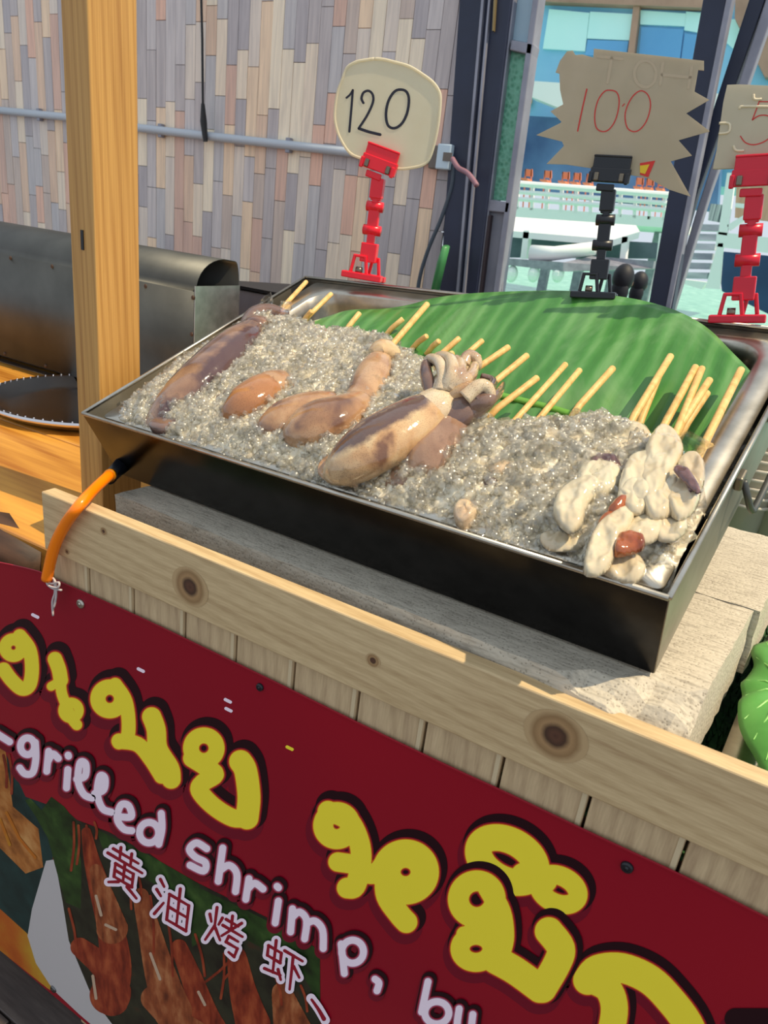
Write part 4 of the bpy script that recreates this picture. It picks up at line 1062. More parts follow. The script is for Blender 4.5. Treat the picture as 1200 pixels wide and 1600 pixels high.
while len(pos) < 11000:
    x = random.uniform(-.300, .300); y = random.uniform(.006, .29)
    if y > yb(x) + .006: continue
    s = random.choice([.0028, .0035, .004, .005, .0062])
    pos.append((x, y, icez(x, y) + random.uniform(-.1, .6) * s)); siz.append(s)
chips(np.array(pos), np.array(siz), 'ice_chips', ice, icg)
pos = []; siz = []
for _ in range(420):
    x = random.uniform(-.295, .295); y = random.uniform(.01, yb(x))
    s = random.uniform(.007, .012)
    pos.append((x, y, icez(x, y) + .1 * s)); siz.append(s)
for q, s in (((418, 470), .017), ((448, 478), .012), ((525, 735), .02), ((300, 590), .013), ((545, 742), .016), ((1060, 830), .014), ((1085, 770), .012), ((1080, 700), .018), ((770, 735), .012), ((745, 745), .012), ((345, 600), .012)):
    p = tl(*q, .012); pos.append(tuple(p)); siz.append(s)
chips(np.array(pos), np.array(siz), 'ice_lumps', ice, icl)

# ------------------------------------------------------------------ SQUID
def squid_mat(name, c_pale, c_mid, c_dark, pscale=22, thr=(.38, .56, .7), rough=.12):
    m = mat(name, rough=rough)
    v = coords(m)
    big = noise(m, v, pscale, 3, .5, .8)
    col = ramp(m, big, [(thr[0], c_pale), (thr[1], c_mid), (thr[2], c_dark)])
    vo = N(m, 'ShaderNodeTexVoronoi'); vo.inputs['Scale'].default_value = 780; L(m, v, vo.inputs['Vector'])
    dots = ramp(m, vo.outputs['Distance'], [(.18, (1, 1, 1, 1)), (.34, (0, 0, 0, 1))])
    ms = noise(m, v, 30, 2); mm = N(m, 'ShaderNodeMath', operation='MULTIPLY'); L(m, dots, mm.inputs[0]); L(m, ramp(m, ms, [(.3, (.1, .1, .1, 1)), (.6, (.6, .6, .6, 1))]), mm.inputs[1])
    col = mixc(m, mm.outputs[0], col, S(96, 54, 34))
    L(m, col, bsdf(m).inputs['Base Color'])
    bsdf(m).inputs['Subsurface Weight'].default_value = .12
    bsdf(m).inputs['Subsurface Radius'].default_value = (.006, .003, .002)
    bsdf(m).inputs['Coat Weight'].default_value = .6
    bsdf(m).inputs['Coat Roughness'].default_value = .05
    at = N(m, 'ShaderNodeAttribute'); at.attribute_name = 'stripe'
    jn = noise(m, v, 90, 4, .65)
    sm_ = N(m, 'ShaderNodeMath', operation='MULTIPLY_ADD'); L(m, jn, sm_.inputs[0]); sm_.inputs[1].default_value = .9; L(m, at.outputs['Fac'], sm_.inputs[2])
    col = mixc(m, ramp(m, sm_.outputs[0], [(.55, (0, 0, 0, 1)), (1.25, (.92, .92, .92, 1))]), col, S(76, 54, 58))
    L(m, col, bsdf(m).inputs['Base Color'])
    bump(m, noise(m, v, 60, 3), .35, .003)
    return m
q_tan = squid_mat('squid_tan', S(188, 152, 116), S(162, 122, 88), S(112, 80, 64))
q_cream = squid_mat('squid_cream', S(206, 178, 138), S(186, 146, 104), S(118, 82, 62))
q_pink = squid_mat('squid_pink', S(164, 132, 108), S(136, 104, 84), S(86, 62, 60), 18)
q_purple = squid_mat('squid_purple', S(124, 98, 86), S(92, 70, 66), S(56, 40, 48), 20)
q_orange = squid_mat('squid_orange', S(180, 130, 86), S(160, 108, 66), S(124, 80, 50), 16, (.3, .55, .8))
q_pale = squid_mat('squid_pale', S(214, 196, 166), S(198, 172, 140), S(150, 118, 104))
def tp(x, y, z): return tl(x, y, z)
def tubep(mb, pts, n=20, flat=.72, dens=5, stripes=()):
    """pts: (px, py, lz, half width in px)"""
    P = [Vector((*tp(a, b, c), w * mmpp(a, b, c))) for a, b, c, w in pts] if False else None
    ctr = [tp(a, b, c) for a, b, c, w in pts]; rad = [1.17 * w * mmpp(a, b, c) for a, b, c, w in pts]
    C = smooth_path(ctr, dens); k = len(C)
    Rr = smooth_path([V(r, 0, 0) for r in rad], dens)
    mb.smooth = True
    mb.tube(C, [(max(.0006, r.x) * flat, max(.0006, r.x)) for r in Rr], n, upv=(0, 0, 1))
    wts = []
    for i in range(k):
        for j in range(n):
            th = 360 * j / n; v_ = 0
            for ang_, wd, t0, t1 in stripes:
                d_ = abs((th - ang_ + 180) % 360 - 180); t = i / (k - 1)
                v_ = max(v_, max(0, 1 - (d_ / wd) ** 2) * min(1, max(0, (t - t0) / .12)) * min(1, max(0, (t1 - t) / .12)))
            wts.append(v_)
    mb.attr = wts
def tentacle(mb, pts, r0, r1, n=8):
    C = smooth_path([tp(*p) for p in pts], 6); k = len(C)
    mb.smooth = True
    mb.tube(C, [1.22 * (r0 + (r1 - r0) * i / (k - 1)) for i in range(k)], n)
def pillow(mb, outline, z, h, rings=(1, .93, .8, .6, .35, .08), depth=.012, wob=.0):
    P = smooth_path([tp(a, b, z) for a, b in outline], 4, True); n = len(P)
    c = sum(P, V(0, 0, 0)) / n
    ringsv = [[V(p.x, p.y, z - depth) for p in P]]
    for t in rings:
        hh = h * .55 * sqrt(max(0, 1 - t ** 6))
        ringsv.append([V(c.x + (p.x - c.x) * t, c.y + (p.y - c.y) * t, z + hh + wob * sin(p.x * 190 + p.y * 90 + t * 4) * sin(p.y * 170 - p.x * 60)) for p in P])
    vs = [p for r in ringsv for p in r]; k = len(ringsv)
    mb.smooth = True
    mb.add(vs, [(i * n + j, i * n + (j + 1) % n, (i + 1) * n + (j + 1) % n, (i + 1) * n + j) for i in range(k - 1) for j in range(n)] + [tuple(range((k - 1) * n, k * n))])
def sheet(mb, outline, z, h, Rpx=10, seed=0):
    """floppy rounded sheet: height follows the distance to its outline, with a few folds"""
    O = smooth_path([V(a, b, 0) for a, b in outline], 5, True)
    A = np.array([(p.x, p.y) for p in O]); B = np.roll(A, -1, 0)
    st = 2.2
    xs = np.arange(A[:, 0].min() - st * 2, A[:, 0].max() + st * 3, st); ys = np.arange(A[:, 1].min() - st * 2, A[:, 1].max() + st * 3, st)
    X, Y = np.meshgrid(xs, ys); D = np.full(X.shape, 1e9); ins = np.zeros(X.shape, bool)
    for a, b in zip(A, B):
        d = b - a; l2 = max(d @ d, 1e-9); t = np.clip(((X - a[0]) * d[0] + (Y - a[1]) * d[1]) / l2, 0, 1)
        D = np.minimum(D, np.hypot(X - a[0] - t * d[0], Y - a[1] - t * d[1]))
        c = ((a[1] > Y) != (b[1] > Y)); ins ^= c & (X < (b[0] - a[0]) * (Y - a[1]) / (b[1] - a[1] + 1e-12) + a[0])
    F = np.where(ins, D, -D)
    r_ = random.Random(seed); a1, a2, p1, p2 = [r_.uniform(0, 6.28) for _ in range(4)]
    def pt(x, y, d):
        q = min(1.0, max(0.0, d) / Rpx); e = 1 - (1 - q) ** 2
        fold = .0034 * mnoise.noise(V(x * .045, y * .045, p1 * 3)) + .0012 * mnoise.noise(V(x * .12, y * .12, p2 * 3))
        p = tl(x, y, z); return V(p.x, p.y, z + h * sqrt(max(0, e)) + fold * e)
    vs, fs = [], []
    for j in range(len(ys) - 1):
        for i in range(len(xs) - 1):
            c = [(xs[i], ys[j], F[j, i]), (xs[i + 1], ys[j], F[j, i + 1]), (xs[i + 1], ys[j + 1], F[j + 1, i + 1]), (xs[i], ys[j + 1], F[j + 1, i])]
            out = []
            for q in range(4):
                p, r = c[q], c[(q + 1) % 4]
                if p[2] > 0: out.append(p)
                if (p[2] > 0) != (r[2] > 0):
                    t = p[2] / (p[2] - r[2]); out.append((p[0] + (r[0] - p[0]) * t, p[1] + (r[1] - p[1]) * t, 0))
            if len(out) > 2:
                b0 = len(vs); vs.extend(pt(*o_) for o_ in out); fs.append(tuple(range(b0, b0 + len(out))))
    mb.smooth = True; mb.add(vs, fs)
def squid(label, parts, group='whole squid lying on the ice'):
    e = thing('squid', label, 'squid', TRAY, group)
    for nm, fn, m_ in parts:
        mb = MB(); mb.attr = None; fn(mb); o = mb.build(nm, m_, e)
        if mb.attr:
            a_ = o.data.attributes.new('stripe', 'FLOAT', 'POINT'); a_.data.foreach_set('value', mb.attr)
    return e
def stick(mb, tip, base, zt=.006, zbm=-.004, r=.0031, ext=.035):
    a, b = tp(*tip, zt), tp(*base, zbm)
    d = (b - a).normalized(); d2 = V(d.x, d.y, d.z - .25).normalized()
    rr = r * random.uniform(.93, 1.07)
    mb.smooth = True
    mb.tube([a, a + d * .0006, a.lerp(b, .5), b, b + d2 * ext], [rr * .85, rr, rr, rr, rr * .9], 10)

# big brown squid lying along the left wall
squid('long pinkish brown squid along the left wall of the tray', [
    ('mantle', lambda mb: tubep(mb, [(236, 668, -.010, 14), (262, 640, .002, 24), (300, 604, .010, 29), (340, 566, .014, 29), (372, 535, .016, 25), (392, 514, .014, 16)], stripes=((62, 46, .35, .95), (50, 40, .08, .3))), q_pink),
    ('fin', lambda mb: pillow(mb, [(232, 662), (258, 636), (284, 632), (288, 650), (270, 662), (250, 670)], .003, .004), q_purple),
    ('head', lambda mb: tubep(mb, [(388, 520, .009, 14), (400, 508, .012, 16), (414, 502, .010, 8)]), q_pink)])
squid('brownish squid tip at the back left corner beside the ice lump', [
    ('mantle', lambda mb: tubep(mb, [(384, 512, .0, 9), (398, 492, .004, 12), (420, 486, .003, 11), (446, 492, .0, 7)]), q_purple),
    ('fin', lambda mb: pillow(mb, [(370, 512), (386, 492), (402, 486), (396, 506), (380, 518)], -.002, .004), q_pink)])
squid('small orange speckled squid half sunk in ice left of centre', [
    ('mantle', lambda mb: tubep(mb, [(352, 648, .004, 12), (374, 636, .012, 26), (398, 620, .014, 28), (418, 606, .012, 26), (428, 598, .008, 16)]), q_orange),
    ('collar', lambda mb: tubep(mb, [(416, 612, .012, 23), (426, 602, .013, 25), (438, 594, .010, 19)]), q_tan)])
squid('squid with dark purple end beside the orange speckled one', [
    ('mantle', lambda mb: tubep(mb, [(410, 668, .004, 14), (432, 660, .010, 27), (470, 644, .012, 29), (505, 632, .010, 24), (530, 622, .004, 12)], stripes=((-50, 50, -.2, .45),)), q_tan),
    ('fin', lambda mb: pillow(mb, [(408, 664), (424, 640), (452, 634), (440, 652), (428, 674), (414, 678)], .006, .008), q_purple)])
e5 = squid('speckled squid with dark flank, skewered through its curled head', [
    ('mantle', lambda mb: tubep(mb, [(458, 680, .004, 20), (474, 672, .010, 35), (506, 660, .014, 38), (540, 644, .014, 31), (566, 628, .012, 22)], stripes=((-62, 44, -.2, .7),)), q_tan),
    ('fin', lambda mb: sheet(mb, [(446, 684), (456, 668), (480, 672), (508, 690), (512, 700), (484, 702), (460, 700)], .004, .005, 7, 5), q_tan),
    ('neck', lambda mb: tubep(mb, [(560, 632, .012, 22), (574, 606, .014, 24), (584, 580, .016, 23), (592, 562, .016, 17)]), q_tan),
    ('head', lambda mb: tubep(mb, [(584, 556, .018, 13), (598, 548, .020, 19), (611, 552, .017, 14), (616, 562, .012, 7)]), q_cream),
    ('skewer_stick', lambda mb: stick(mb, (668, 475), (610, 542), .030, .020), M['bamboo'])], 'whole squid lying on the ice')
e6 = squid('big cream squid in the middle with fanned tentacles and skewer', [
    ('mantle', lambda mb: tubep(mb, [(516, 742, -.002, 14), (540, 726, .011, 36), (580, 700, .022, 44), (625, 672, .026, 43), (660, 648, .026, 36), (684, 632, .024, 26)], stripes=((-44, 36, -.1, 1.05), (6, 20, .15, .9))), q_cream),
    ('fin', lambda mb: sheet(mb, [(496, 738), (506, 718), (530, 710), (548, 722), (562, 742), (556, 760), (540, 752), (518, 756)], .004, .005, 7, 3), q_tan),
    ('collar', lambda mb: tubep(mb, [(664, 646, .027, 30), (680, 634, .029, 30), (692, 624, .027, 27)]), q_pale),
    ('head', lambda mb: tubep(mb, [(678, 630, .026, 26), (692, 614, .031, 27), (707, 597, .032, 26), (724, 584, .028, 20)]), q_pale),
    ('tentacle', lambda mb: tentacle(mb, [(676, 616, .034), (668, 592, .042), (666, 572, .044), (680, 562, .044), (690, 574, .040), (688, 588, .036)], .0055, .0028), q_purple),
    ('tentacle', lambda mb: tentacle(mb, [(690, 612, .038), (694, 588, .046), (686, 566, .05), (672, 560, .048), (664, 570, .044)], .006, .0028), q_pale),
    ('tentacle', lambda mb: tentacle(mb, [(698, 606, .040), (708, 584, .050), (704, 562, .052), (690, 556, .05), (678, 560, .046)], .006, .0028), q_pale),
    ('tentacle', lambda mb: tentacle(mb, [(704, 606, .040), (718, 586, .048), (720, 568, .048), (712, 560, .046)], .006, .003), q_pale),
    ('tentacle', lambda mb: tentacle(mb, [(706, 612, .036), (724, 596, .044), (738, 584, .042), (742, 570, .038)], .0058, .003), q_pale),
    ('tentacle', lambda mb: tentacle(mb, [(704, 622, .032), (724, 610, .040), (744, 604, .040), (758, 610, .034)], .006, .003), q_cream),
    ('tentacle', lambda mb: tentacle(mb, [(724, 570, .038), (732, 556, .042), (744, 560, .040), (746, 572, .034), (738, 578, .03)], .005, .0028), q_pale),
    ('skewer_stick', lambda mb: stick(mb, (795, 542), (730, 586), .034, .028), M['bamboo'])])
e7 = squid('dark purple squid tucked behind the big cream squid', [
    ('mantle', lambda mb: tubep(mb, [(640, 752, .000, 16), (662, 722, .010, 36), (686, 684, .014, 33), (704, 660, .016, 28)], stripes=((-60, 50, -.2, 1.2),)), q_pink),
    ('head', lambda mb: tubep(mb, [(700, 660, .018, 26), (722, 638, .024, 29), (748, 624, .024, 24), (766, 612, .022, 14)]), q_purple),
    ('tentacle', lambda mb: tentacle(mb, [(726, 622, .038), (748, 604, .044), (762, 606, .042), (766, 622, .034), (752, 628, .032)], .006, .003), q_pale),
    ('tentacle', lambda mb: tentacle(mb, [(740, 632, .030), (764, 624, .034), (780, 612, .028), (787, 598, .022)], .007, .0012), q_purple),
    ('tentacle', lambda mb: tentacle(mb, [(744, 626, .034), (760, 614, .036), (770, 596, .030), (752, 588, .032)], .005, .0025), q_purple),
    ('skewer_stick', lambda mb: stick(mb, (824, 555), (764, 604), .028, .022), M['bamboo'])])
squid('pinkish squid mantle mostly under ice below the dark purple squid', [
    ('mantle', lambda mb: tubep(mb, [(608, 756, -.004, 16), (632, 746, .002, 26), (664, 732, .003, 26), (694, 714, -.002, 14)]), q_pink)])
squid('pale curled baby squid in the ice in the centre right', [
    ('mantle', lambda mb: tubep(mb, [(736, 776, .002, 8), (748, 768, .006, 12), (762, 758, .008, 13), (772, 750, .006, 9)]), q_pale),
    ('head', lambda mb: tubep(mb, [(764, 742, .008, 10), (776, 736, .012, 13), (790, 730, .012, 12), (804, 724, .006, 7)]), q_pale),
    ('collar', lambda mb: tubep(mb, [(760, 748, .010, 6), (768, 756, .012, 10), (774, 766, .006, 5)]), q_purple)])
squid('pale squid scrap near the front rim in the centre', [
    ('body', lambda mb: pillow(mb, [(708, 800), (720, 786), (738, 784), (746, 796), (734, 812), (718, 816)], .004, .008, wob=.002), q_pale)])
squid('pale squid scrap under ice below the middle skewers', [
    ('body', lambda mb: pillow(mb, [(740, 702), (764, 682), (786, 676), (800, 684), (784, 700), (760, 710), (744, 712)], .004, .007, wob=.002), q_pale)])

# white cut squid on skewers at the right
w_m = squid_mat('cut_squid', S(212, 200, 172), S(202, 184, 152), S(176, 148, 122), 20, (.3, .55, .8), .1)
for n_ in [n for n in w_m.node_tree.nodes if n.type == 'TEX_VORONOI']: n_.inputs['Scale'].default_value = 2
b_m = squid_mat('brown_squid', S(168, 92, 48), S(140, 66, 30), S(100, 42, 22), 40)
p_m = squid_mat('purple_edge', S(120, 88, 88), S(90, 64, 66), S(60, 44, 52), 40)
def pieces(label, sticks, plist):
    e = thing('squid_skewer', label, 'skewer', TRAY, 'cut squid skewers at the right of the ice')
    for s_ in sticks:
        mb = MB(); stick(mb, *s_, .008, .002, .0031, .05); mb.build('skewer_stick', M['bamboo'], e)
    for nm, ol, z, h, m_ in plist:
        mb = MB()
        cx_ = sum(q[0] for q in ol) / len(ol); cy_ = sum(q[1] for q in ol) / len(ol); g_ = 1.2 if nm == 'squid_piece' else 1.1
        sheet(mb, [(cx_ + (a - cx_) * g_, cy_ + (b - cy_) * g_) for a, b in ol], z + (.006 if cy_ < 820 else .002), h * .62, 11 if nm == 'squid_piece' else 8, int(cx_ * 7 + cy_))
        o = mb.build(nm, m_, e, weld=True); sd_ = o.modifiers.new('solid', 'SOLIDIFY'); sd_.thickness = .007; sd_.offset = -1
pieces('leftmost skewer of white cut squid with rounded pale flap', [((1048, 556), (992, 648))], [
    ('squid_piece', [(944, 690), (970, 672), (1000, 668), (1012, 690), (990, 712), (958, 716)], .004, .008, w_m),
    ('purple_edge', [(918, 730), (936, 714), (958, 714), (968, 730), (944, 738)], .008, .007, p_m),
    ('squid_piece', [(908, 742), (930, 728), (956, 730), (968, 750), (952, 768), (916, 772)], .010, .010, w_m),
    ('squid_piece', [(870, 802), (878, 774), (900, 758), (926, 758), (934, 774), (916, 790), (908, 818), (890, 826)], .010, .011, w_m),
    ('squid_piece', [(850, 838), (880, 830), (914, 838), (900, 856), (862, 858)], .000, .006, w_m)])
pieces('second skewer of white cut squid with two reddish brown bits', [((1087, 573), (1036, 668))], [
    ('squid_piece', [(972, 764), (986, 722), (1012, 714), (1026, 730), (1018, 772), (1000, 780)], .016, .009, w_m),
    ('purple_edge', [(960, 742), (972, 730), (980, 744), (974, 770), (960, 764)], .006, .006, p_m),
    ('squid_piece', [(968, 776), (988, 756), (1006, 770), (1006, 796), (984, 800)], .014, .010, w_m),
    ('brown_piece', [(950, 800), (962, 784), (980, 780), (982, 792), (966, 804)], .014, .009, b_m),
    ('brown_piece', [(934, 832), (938, 812), (956, 802), (964, 810), (950, 830)], .012, .009, b_m),
    ('squid_piece', [(918, 886), (926, 846), (944, 818), (966, 806), (984, 794), (984, 818), (966, 848), (954, 878), (936, 892)], .016, .011, w_m),
    ('squid_piece', [(916, 888), (930, 872), (956, 872), (950, 890), (930, 898)], .010, .009, w_m)])
pieces('third skewer of white cut squid with glossy brown chunk near rim', [((1097, 575), (1054, 682)), ((1109, 593), (1066, 660))], [
    ('squid_piece', [(1006, 744), (1012, 704), (1030, 676), (1050, 682), (1062, 708), (1046, 740), (1030, 766), (1012, 772)], .018, .009, w_m),
    ('squid_piece', [(1008, 780), (1024, 750), (1050, 746), (1060, 770), (1046, 800), (1020, 806)], .014, .011, w_m),
    ('squid_piece', [(976, 836), (984, 806), (1008, 798), (1034, 806), (1028, 836), (1002, 848)], .012, .010, w_m),
    ('brown_piece', [(962, 868), (966, 842), (984, 836), (1004, 844), (1004, 858), (986, 866)], .018, .011, b_m),
    ('squid_piece', [(944, 890), (962, 874), (992, 872), (1004, 890), (990, 908), (960, 902)], .008, .008, w_m)])
pieces('rightmost skewer of white cut squid beside the bright pan edge', [((1158, 577), (1088, 720))], [
    ('squid_piece', [(1060, 732), (1070, 718), (1086, 716), (1098, 732), (1094, 760), (1076, 756)], .016, .011, w_m),
    ('purple_edge', [(1054, 736), (1062, 728), (1078, 738), (1092, 760), (1088, 768), (1070, 754)], .027, .004, p_m),
    ('squid_piece', [(1044, 790), (1052, 762), (1072, 752), (1090, 766), (1084, 794), (1062, 808)], .014, .012, w_m),
    ('squid_piece', [(1030, 838), (1036, 808), (1050, 792), (1066, 800), (1070, 826), (1052, 842)], .008, .009, w_m),
    ('squid_piece', [(1034, 830), (1044, 816), (1060, 826), (1052, 846)], .006, .006, w_m)])

# lone skewers standing out of the ice
ordn = ['first', 'second', 'third', 'fourth', 'fifth', 'sixth', 'seventh', 'eighth', 'ninth', 'tenth', 'eleventh', 'twelfth', 'thirteenth', 'fourteenth', 'fifteenth', 'sixteenth', 'seventeenth', 'eighteenth']
sk = [((479, 440), (440, 482), .004), ((518, 459), (481, 495), .004), ((487, 486), (478, 496), .004), ((562, 489), (545, 510), .006), ((630, 498), (612, 513), .004), ((667, 525), (654, 534), .002), ((686, 533), (676, 541), .002),
      ((718, 528), (692, 551), .012), ((707, 552), (696, 559), .008), ((754, 532), (712, 568), .010), ((749, 556), (738, 566), .004), ((840, 590), (777, 638), .006), ((884, 569), (801, 661), .004), ((906, 578), (839, 658), .004), ((958, 575), (905, 634), .004), ((1029, 588), (1004, 650), -.004), ((1072, 603), (1042, 655), -.004), ((1105, 613), (1074, 660), -.006)]
for i, (a, b, z) in enumerate(sk):
    mb = MB(); a0, b0 = tp(*a, z), tp(*b, z - .008)
    o0 = a0
    stick(mb, a, b, z, z - .008)
    o = mb.build('bamboo_skewer', M['bamboo'], mtx=TRAY)
    tag(o, 'bare bamboo skewer end poking out of the ice, %s from left along the leaf' % ordn[i], 'skewer', 'bamboo skewers standing in the ice')

# ------------------------------------------------------------------ PRICE CARDS ON CLIPS
def clip_frame(px_, py, ly):
    """vertical plane through the tray's back rim, turned to face the customer"""
    p = tl(px_, py, 0)
    w = TRAY @ V(p.x, ly, 0.002)
    nrm = V(w.x * .45, w.y, 0).normalized()
    return w, nrm
metal_sp = mat('spring_steel', S(120, 110, 96), .3, .9)
def make_clip(px0, px1, m_, label, jaw_rot, name='sign_clip'):
    w, nrm = clip_frame(*px0, TD)
    A = onp(*px0, w, nrm); B = onp(*px1, w, nrm)
    H = (B - A).length; up = (B - A) / H; rt = nrm.cross(up).normalized() * 1
    if rt.dot(CR) < 0: rt = -rt
    bk = -nrm if nrm.dot(CW) < 0 else nrm      # away from the viewer
    mt = Matrix(((rt.x, bk.x, up.x, A.x), (rt.y, bk.y, up.y, A.y), (rt.z, bk.z, up.z, A.z), (0, 0, 0, 1)))
    e = thing(name, label, 'clip', mt, 'clips holding the price cards')
    def bx(nm, u, v, d, su, sv, sd, rot=None, mm=None, bev=.0012):
        R_ = Matrix.Rotation(rot, 3, 'Y') if rot else None
        MB().box((0, 0, 0), (su * H, sd * H, sv * H), R_).build(nm, mm or m_, e, bevel=bev).location = (u * H, d * H, v * H)
    def cy(nm, u, v, d, ln, r, mm=None):
        mb = MB(); mb.smooth = True; mb.tube([V((u - ln / 2) * H, d * H, v * H), V((u + ln / 2) * H, d * H, v * H)], r * H, 14); mb.build(nm, mm or m_, e)
    j = jaw_rot
    def jr(u, v):
        c, s = cos(j), sin(j); v0 = v - .86
        return u * c + v0 * s, .86 - u * s + v0 * c
    def jb(nm, u, v, d, su, sv, sd, mm=None): 
        a, b = jr(u, v); bx(nm, a, b, d, su, sv, sd, j, mm)
    jb('jaw', 0, .945, -.035, .27, .09, .03)
    jb('jaw', 0, .86, -.03, .29, .10, .05)
    jb('jaw', 0, .92, .03, .27, .16, .03)
    jb('lip', 0, .985, -.045, .275, .018, .02)
    for su in (-.095, .085):
        jb('spring', su, .845, -.06, .035, .06, .02, metal_sp)
        jb('knuckle', su * 1.45, .84, -.05, .03, .08, .03)
    jb('tongue', -.02, .775, -.03, .13, .05, .03)
    bx('neck', 0, .69, 0, .105, .15, .07)
    bx('neck_step', .0, .63, 0, .085, .06, .05)
    cy('joint', 0, .555, 0, .135, .04); cy('joint', .0, .375, 0, .145, .04)
    bx('link', 0, .465, 0, .09, .14, .05); bx('link', .0, .59, 0, .05, .05, .05)
    bx('link', -.0, .30, 0, .065, .12, .045)
    bx('upper_base', .0, .2, 0, .135, .15, .08)
    for s in (-1, 1):
        bx('leg', -.06 + s * .06, .085, -.04, .026, .17, .03, -s * .16)
        bx('leg', .05 + s * .035, .085, .05, .026, .17, .03, -s * .16)
    bx('leg_bridge', -.06, .165, -.04, .12, .022, .03)
    cy('spring', -.06, .05, -.03, .05, .03, metal_sp)
    bx('foot', -.02, .012, -.06, .34, .05, .09); bx('foot', .0, .0, .06, .3, .045, .08)
    return e, w, nrm, bk
def card(name, label, outline, w, nrm, bk, off, m_, strokes, inkm, th=.0016, extra=None):
    cen = onp(*outline[0], w, nrm)
    mt = T(cen); iv = mt.inverted()
    e = thing(name, label, 'sign', mt, 'price cards above the ice tray')
    P = [iv @ (onp(x, y, w, nrm) + bk * off) for x, y in outline]
    mb = MB(); mb.prism(P, bk * th); mb.build('card', m_, e, weld=True)
    fr = lambda x, y, k: iv @ (onp(x, y, w, nrm) + bk * (off - .0003 - .00015 * k))
    for pts, wd, c in strokes:
        mb = MB(); ribbon(mb, pts, wd, 1, c, pl=fr); mb.build('numeral', inkm, e)
    if extra:
        for nm, pts, k, m2 in extra:
            mb = MB(); Q = [fr(x, y, k) for x, y in pts]; mb.prism(Q, bk * .0001); mb.build(nm, m2, e)
    return e, fr
def paper(name, c1, c2, tr):
    m = noisy(name, [(.3, c1), (.7, c2)], 30, .7, bmp=.1)
    t = N(m, 'ShaderNodeBsdfTranslucent'); t.inputs[0].default_value = tr
    mx = N(m, 'ShaderNodeMixShader'); mx.inputs[0].default_value = .5
    L(m, bsdf(m).outputs[0], mx.inputs[1]); L(m, t.outputs[0], mx.inputs[2]); L(m, mx.outputs[0], m.node_tree.nodes['Material Output'].inputs[0])
    return m
pap = paper('cream_card', S(236, 226, 202), S(244, 236, 214), S(240, 236, 220))
pap2 = paper('tan_card', S(206, 190, 164), S(220, 204, 180), S(206, 198, 182))
blk = mat('marker_black', S(22, 20, 40), .5); rdk = mat('marker_red', S(196, 46, 40), .5)
K3 = lambda pts: [(480 + x / 5, 80 + y / 5) for x, y in pts]
KC = lambda pts: [(780 + x / 3.636, y / 3.636) for x, y in pts]
K4 = lambda pts: [(1080 + x / 4, 120 + y / 4) for x, y in pts]
e, w, nrm, bk = make_clip((572, 434), (598, 228), M['red_plastic'], 'red plastic clip holding the rounded 120 card', radians(11))
c1o = K3([(525, 60), (600, 65), (700, 90), (800, 120), (900, 180), (980, 240), (1030, 310), (1042, 380), (1030, 540), (1000, 700), (960, 830), (920, 880), (850, 905), (720, 920), (600, 900), (430, 840), (340, 800), (280, 720), (235, 620), (215, 500), (235, 330), (270, 230), (310, 130), (380, 85), (450, 70)])
ce, fr = card('price_card', 'rounded cream card marked 120 in black on the red clip', c1o, w, nrm, bk, .0, pap, [
    (K3([(308, 364), (335, 340), (357, 305)]), 3.2, False), (K3([(357, 305), (344, 470), (330, 628)]), 3.6, False),
    (K3([(440, 405), (425, 370), (440, 325), (480, 310), (512, 340), (514, 400), (470, 500), (405, 600)]), 3.8, False), (K3([(405, 604), (480, 630), (570, 652)]), 4.6, False),
    (K3([(712, 302), (770, 312), (795, 372), (782, 480), (740, 565), (682, 602), (632, 580), (616, 500), (630, 405), (668, 332)]), 4.2, True)], blk)
mb = MB(); mb.smooth = True
ring = smooth_path([fr(a, b, 0) for a, b in c1o], 4, True); ring.append(ring[0]); mb.tube(ring, .0016, 6); mb.build('curled_edge', pap, ce)
e, w, nrm, bk = make_clip((932, 463), (958, 242), M['black_plastic'], 'black plastic clip holding the zigzag 100 card', radians(4))
c2o = [(928, 76), (1100, 95), (1100, 110), (1091, 109), (1085, 143), (1108, 156), (1072, 177), (1109, 205), (1060, 219), (1081, 243), (1048, 252), (1079, 307), (1045, 296), (1014, 279), (1000, 276), (918, 262), (885, 257), (854, 256), (881, 228), (878, 221), (838, 211), (876, 192), (877, 190), (860, 174), (880, 163), (877, 150), (875, 140), (874, 115), (868, 113), (875, 95), (886, 80), (895, 79), (899, 86), (910, 85), (927, 90)]
ghost = mat('ghost_print', S(182, 165, 140), .7)
card('price_card', 'tan zigzag-edged card marked 100 in thin red on the black clip', c2o, w, nrm, bk, .0, pap2, [
    (KC([(498, 507), (470, 630), (446, 745)]), 2.2, False),
    (KC([(630, 513), (668, 526), (682, 580), (665, 670), (630, 730), (590, 748), (552, 725), (543, 655), (560, 575), (596, 522)]), 1.9, True),
    (KC([(806, 516), (845, 540), (860, 600), (840, 680), (804, 732), (765, 748), (728, 726), (715, 660), (730, 598), (764, 542)]), 1.9, True),
    (KC([(700, 604), (712, 590)]), 1.6, False)], rdk, extra=[('red_corner', [(1000, 255), (1024, 251), (1013, 277), (1000, 273)], 2, mat('corner_red', S(206, 40, 30), .5)), ('yellow_corner', [(1000, 259), (1015, 257), (1008, 272), (1000, 270)], 4, mat('corner_yellow', S(226, 186, 30), .5))])
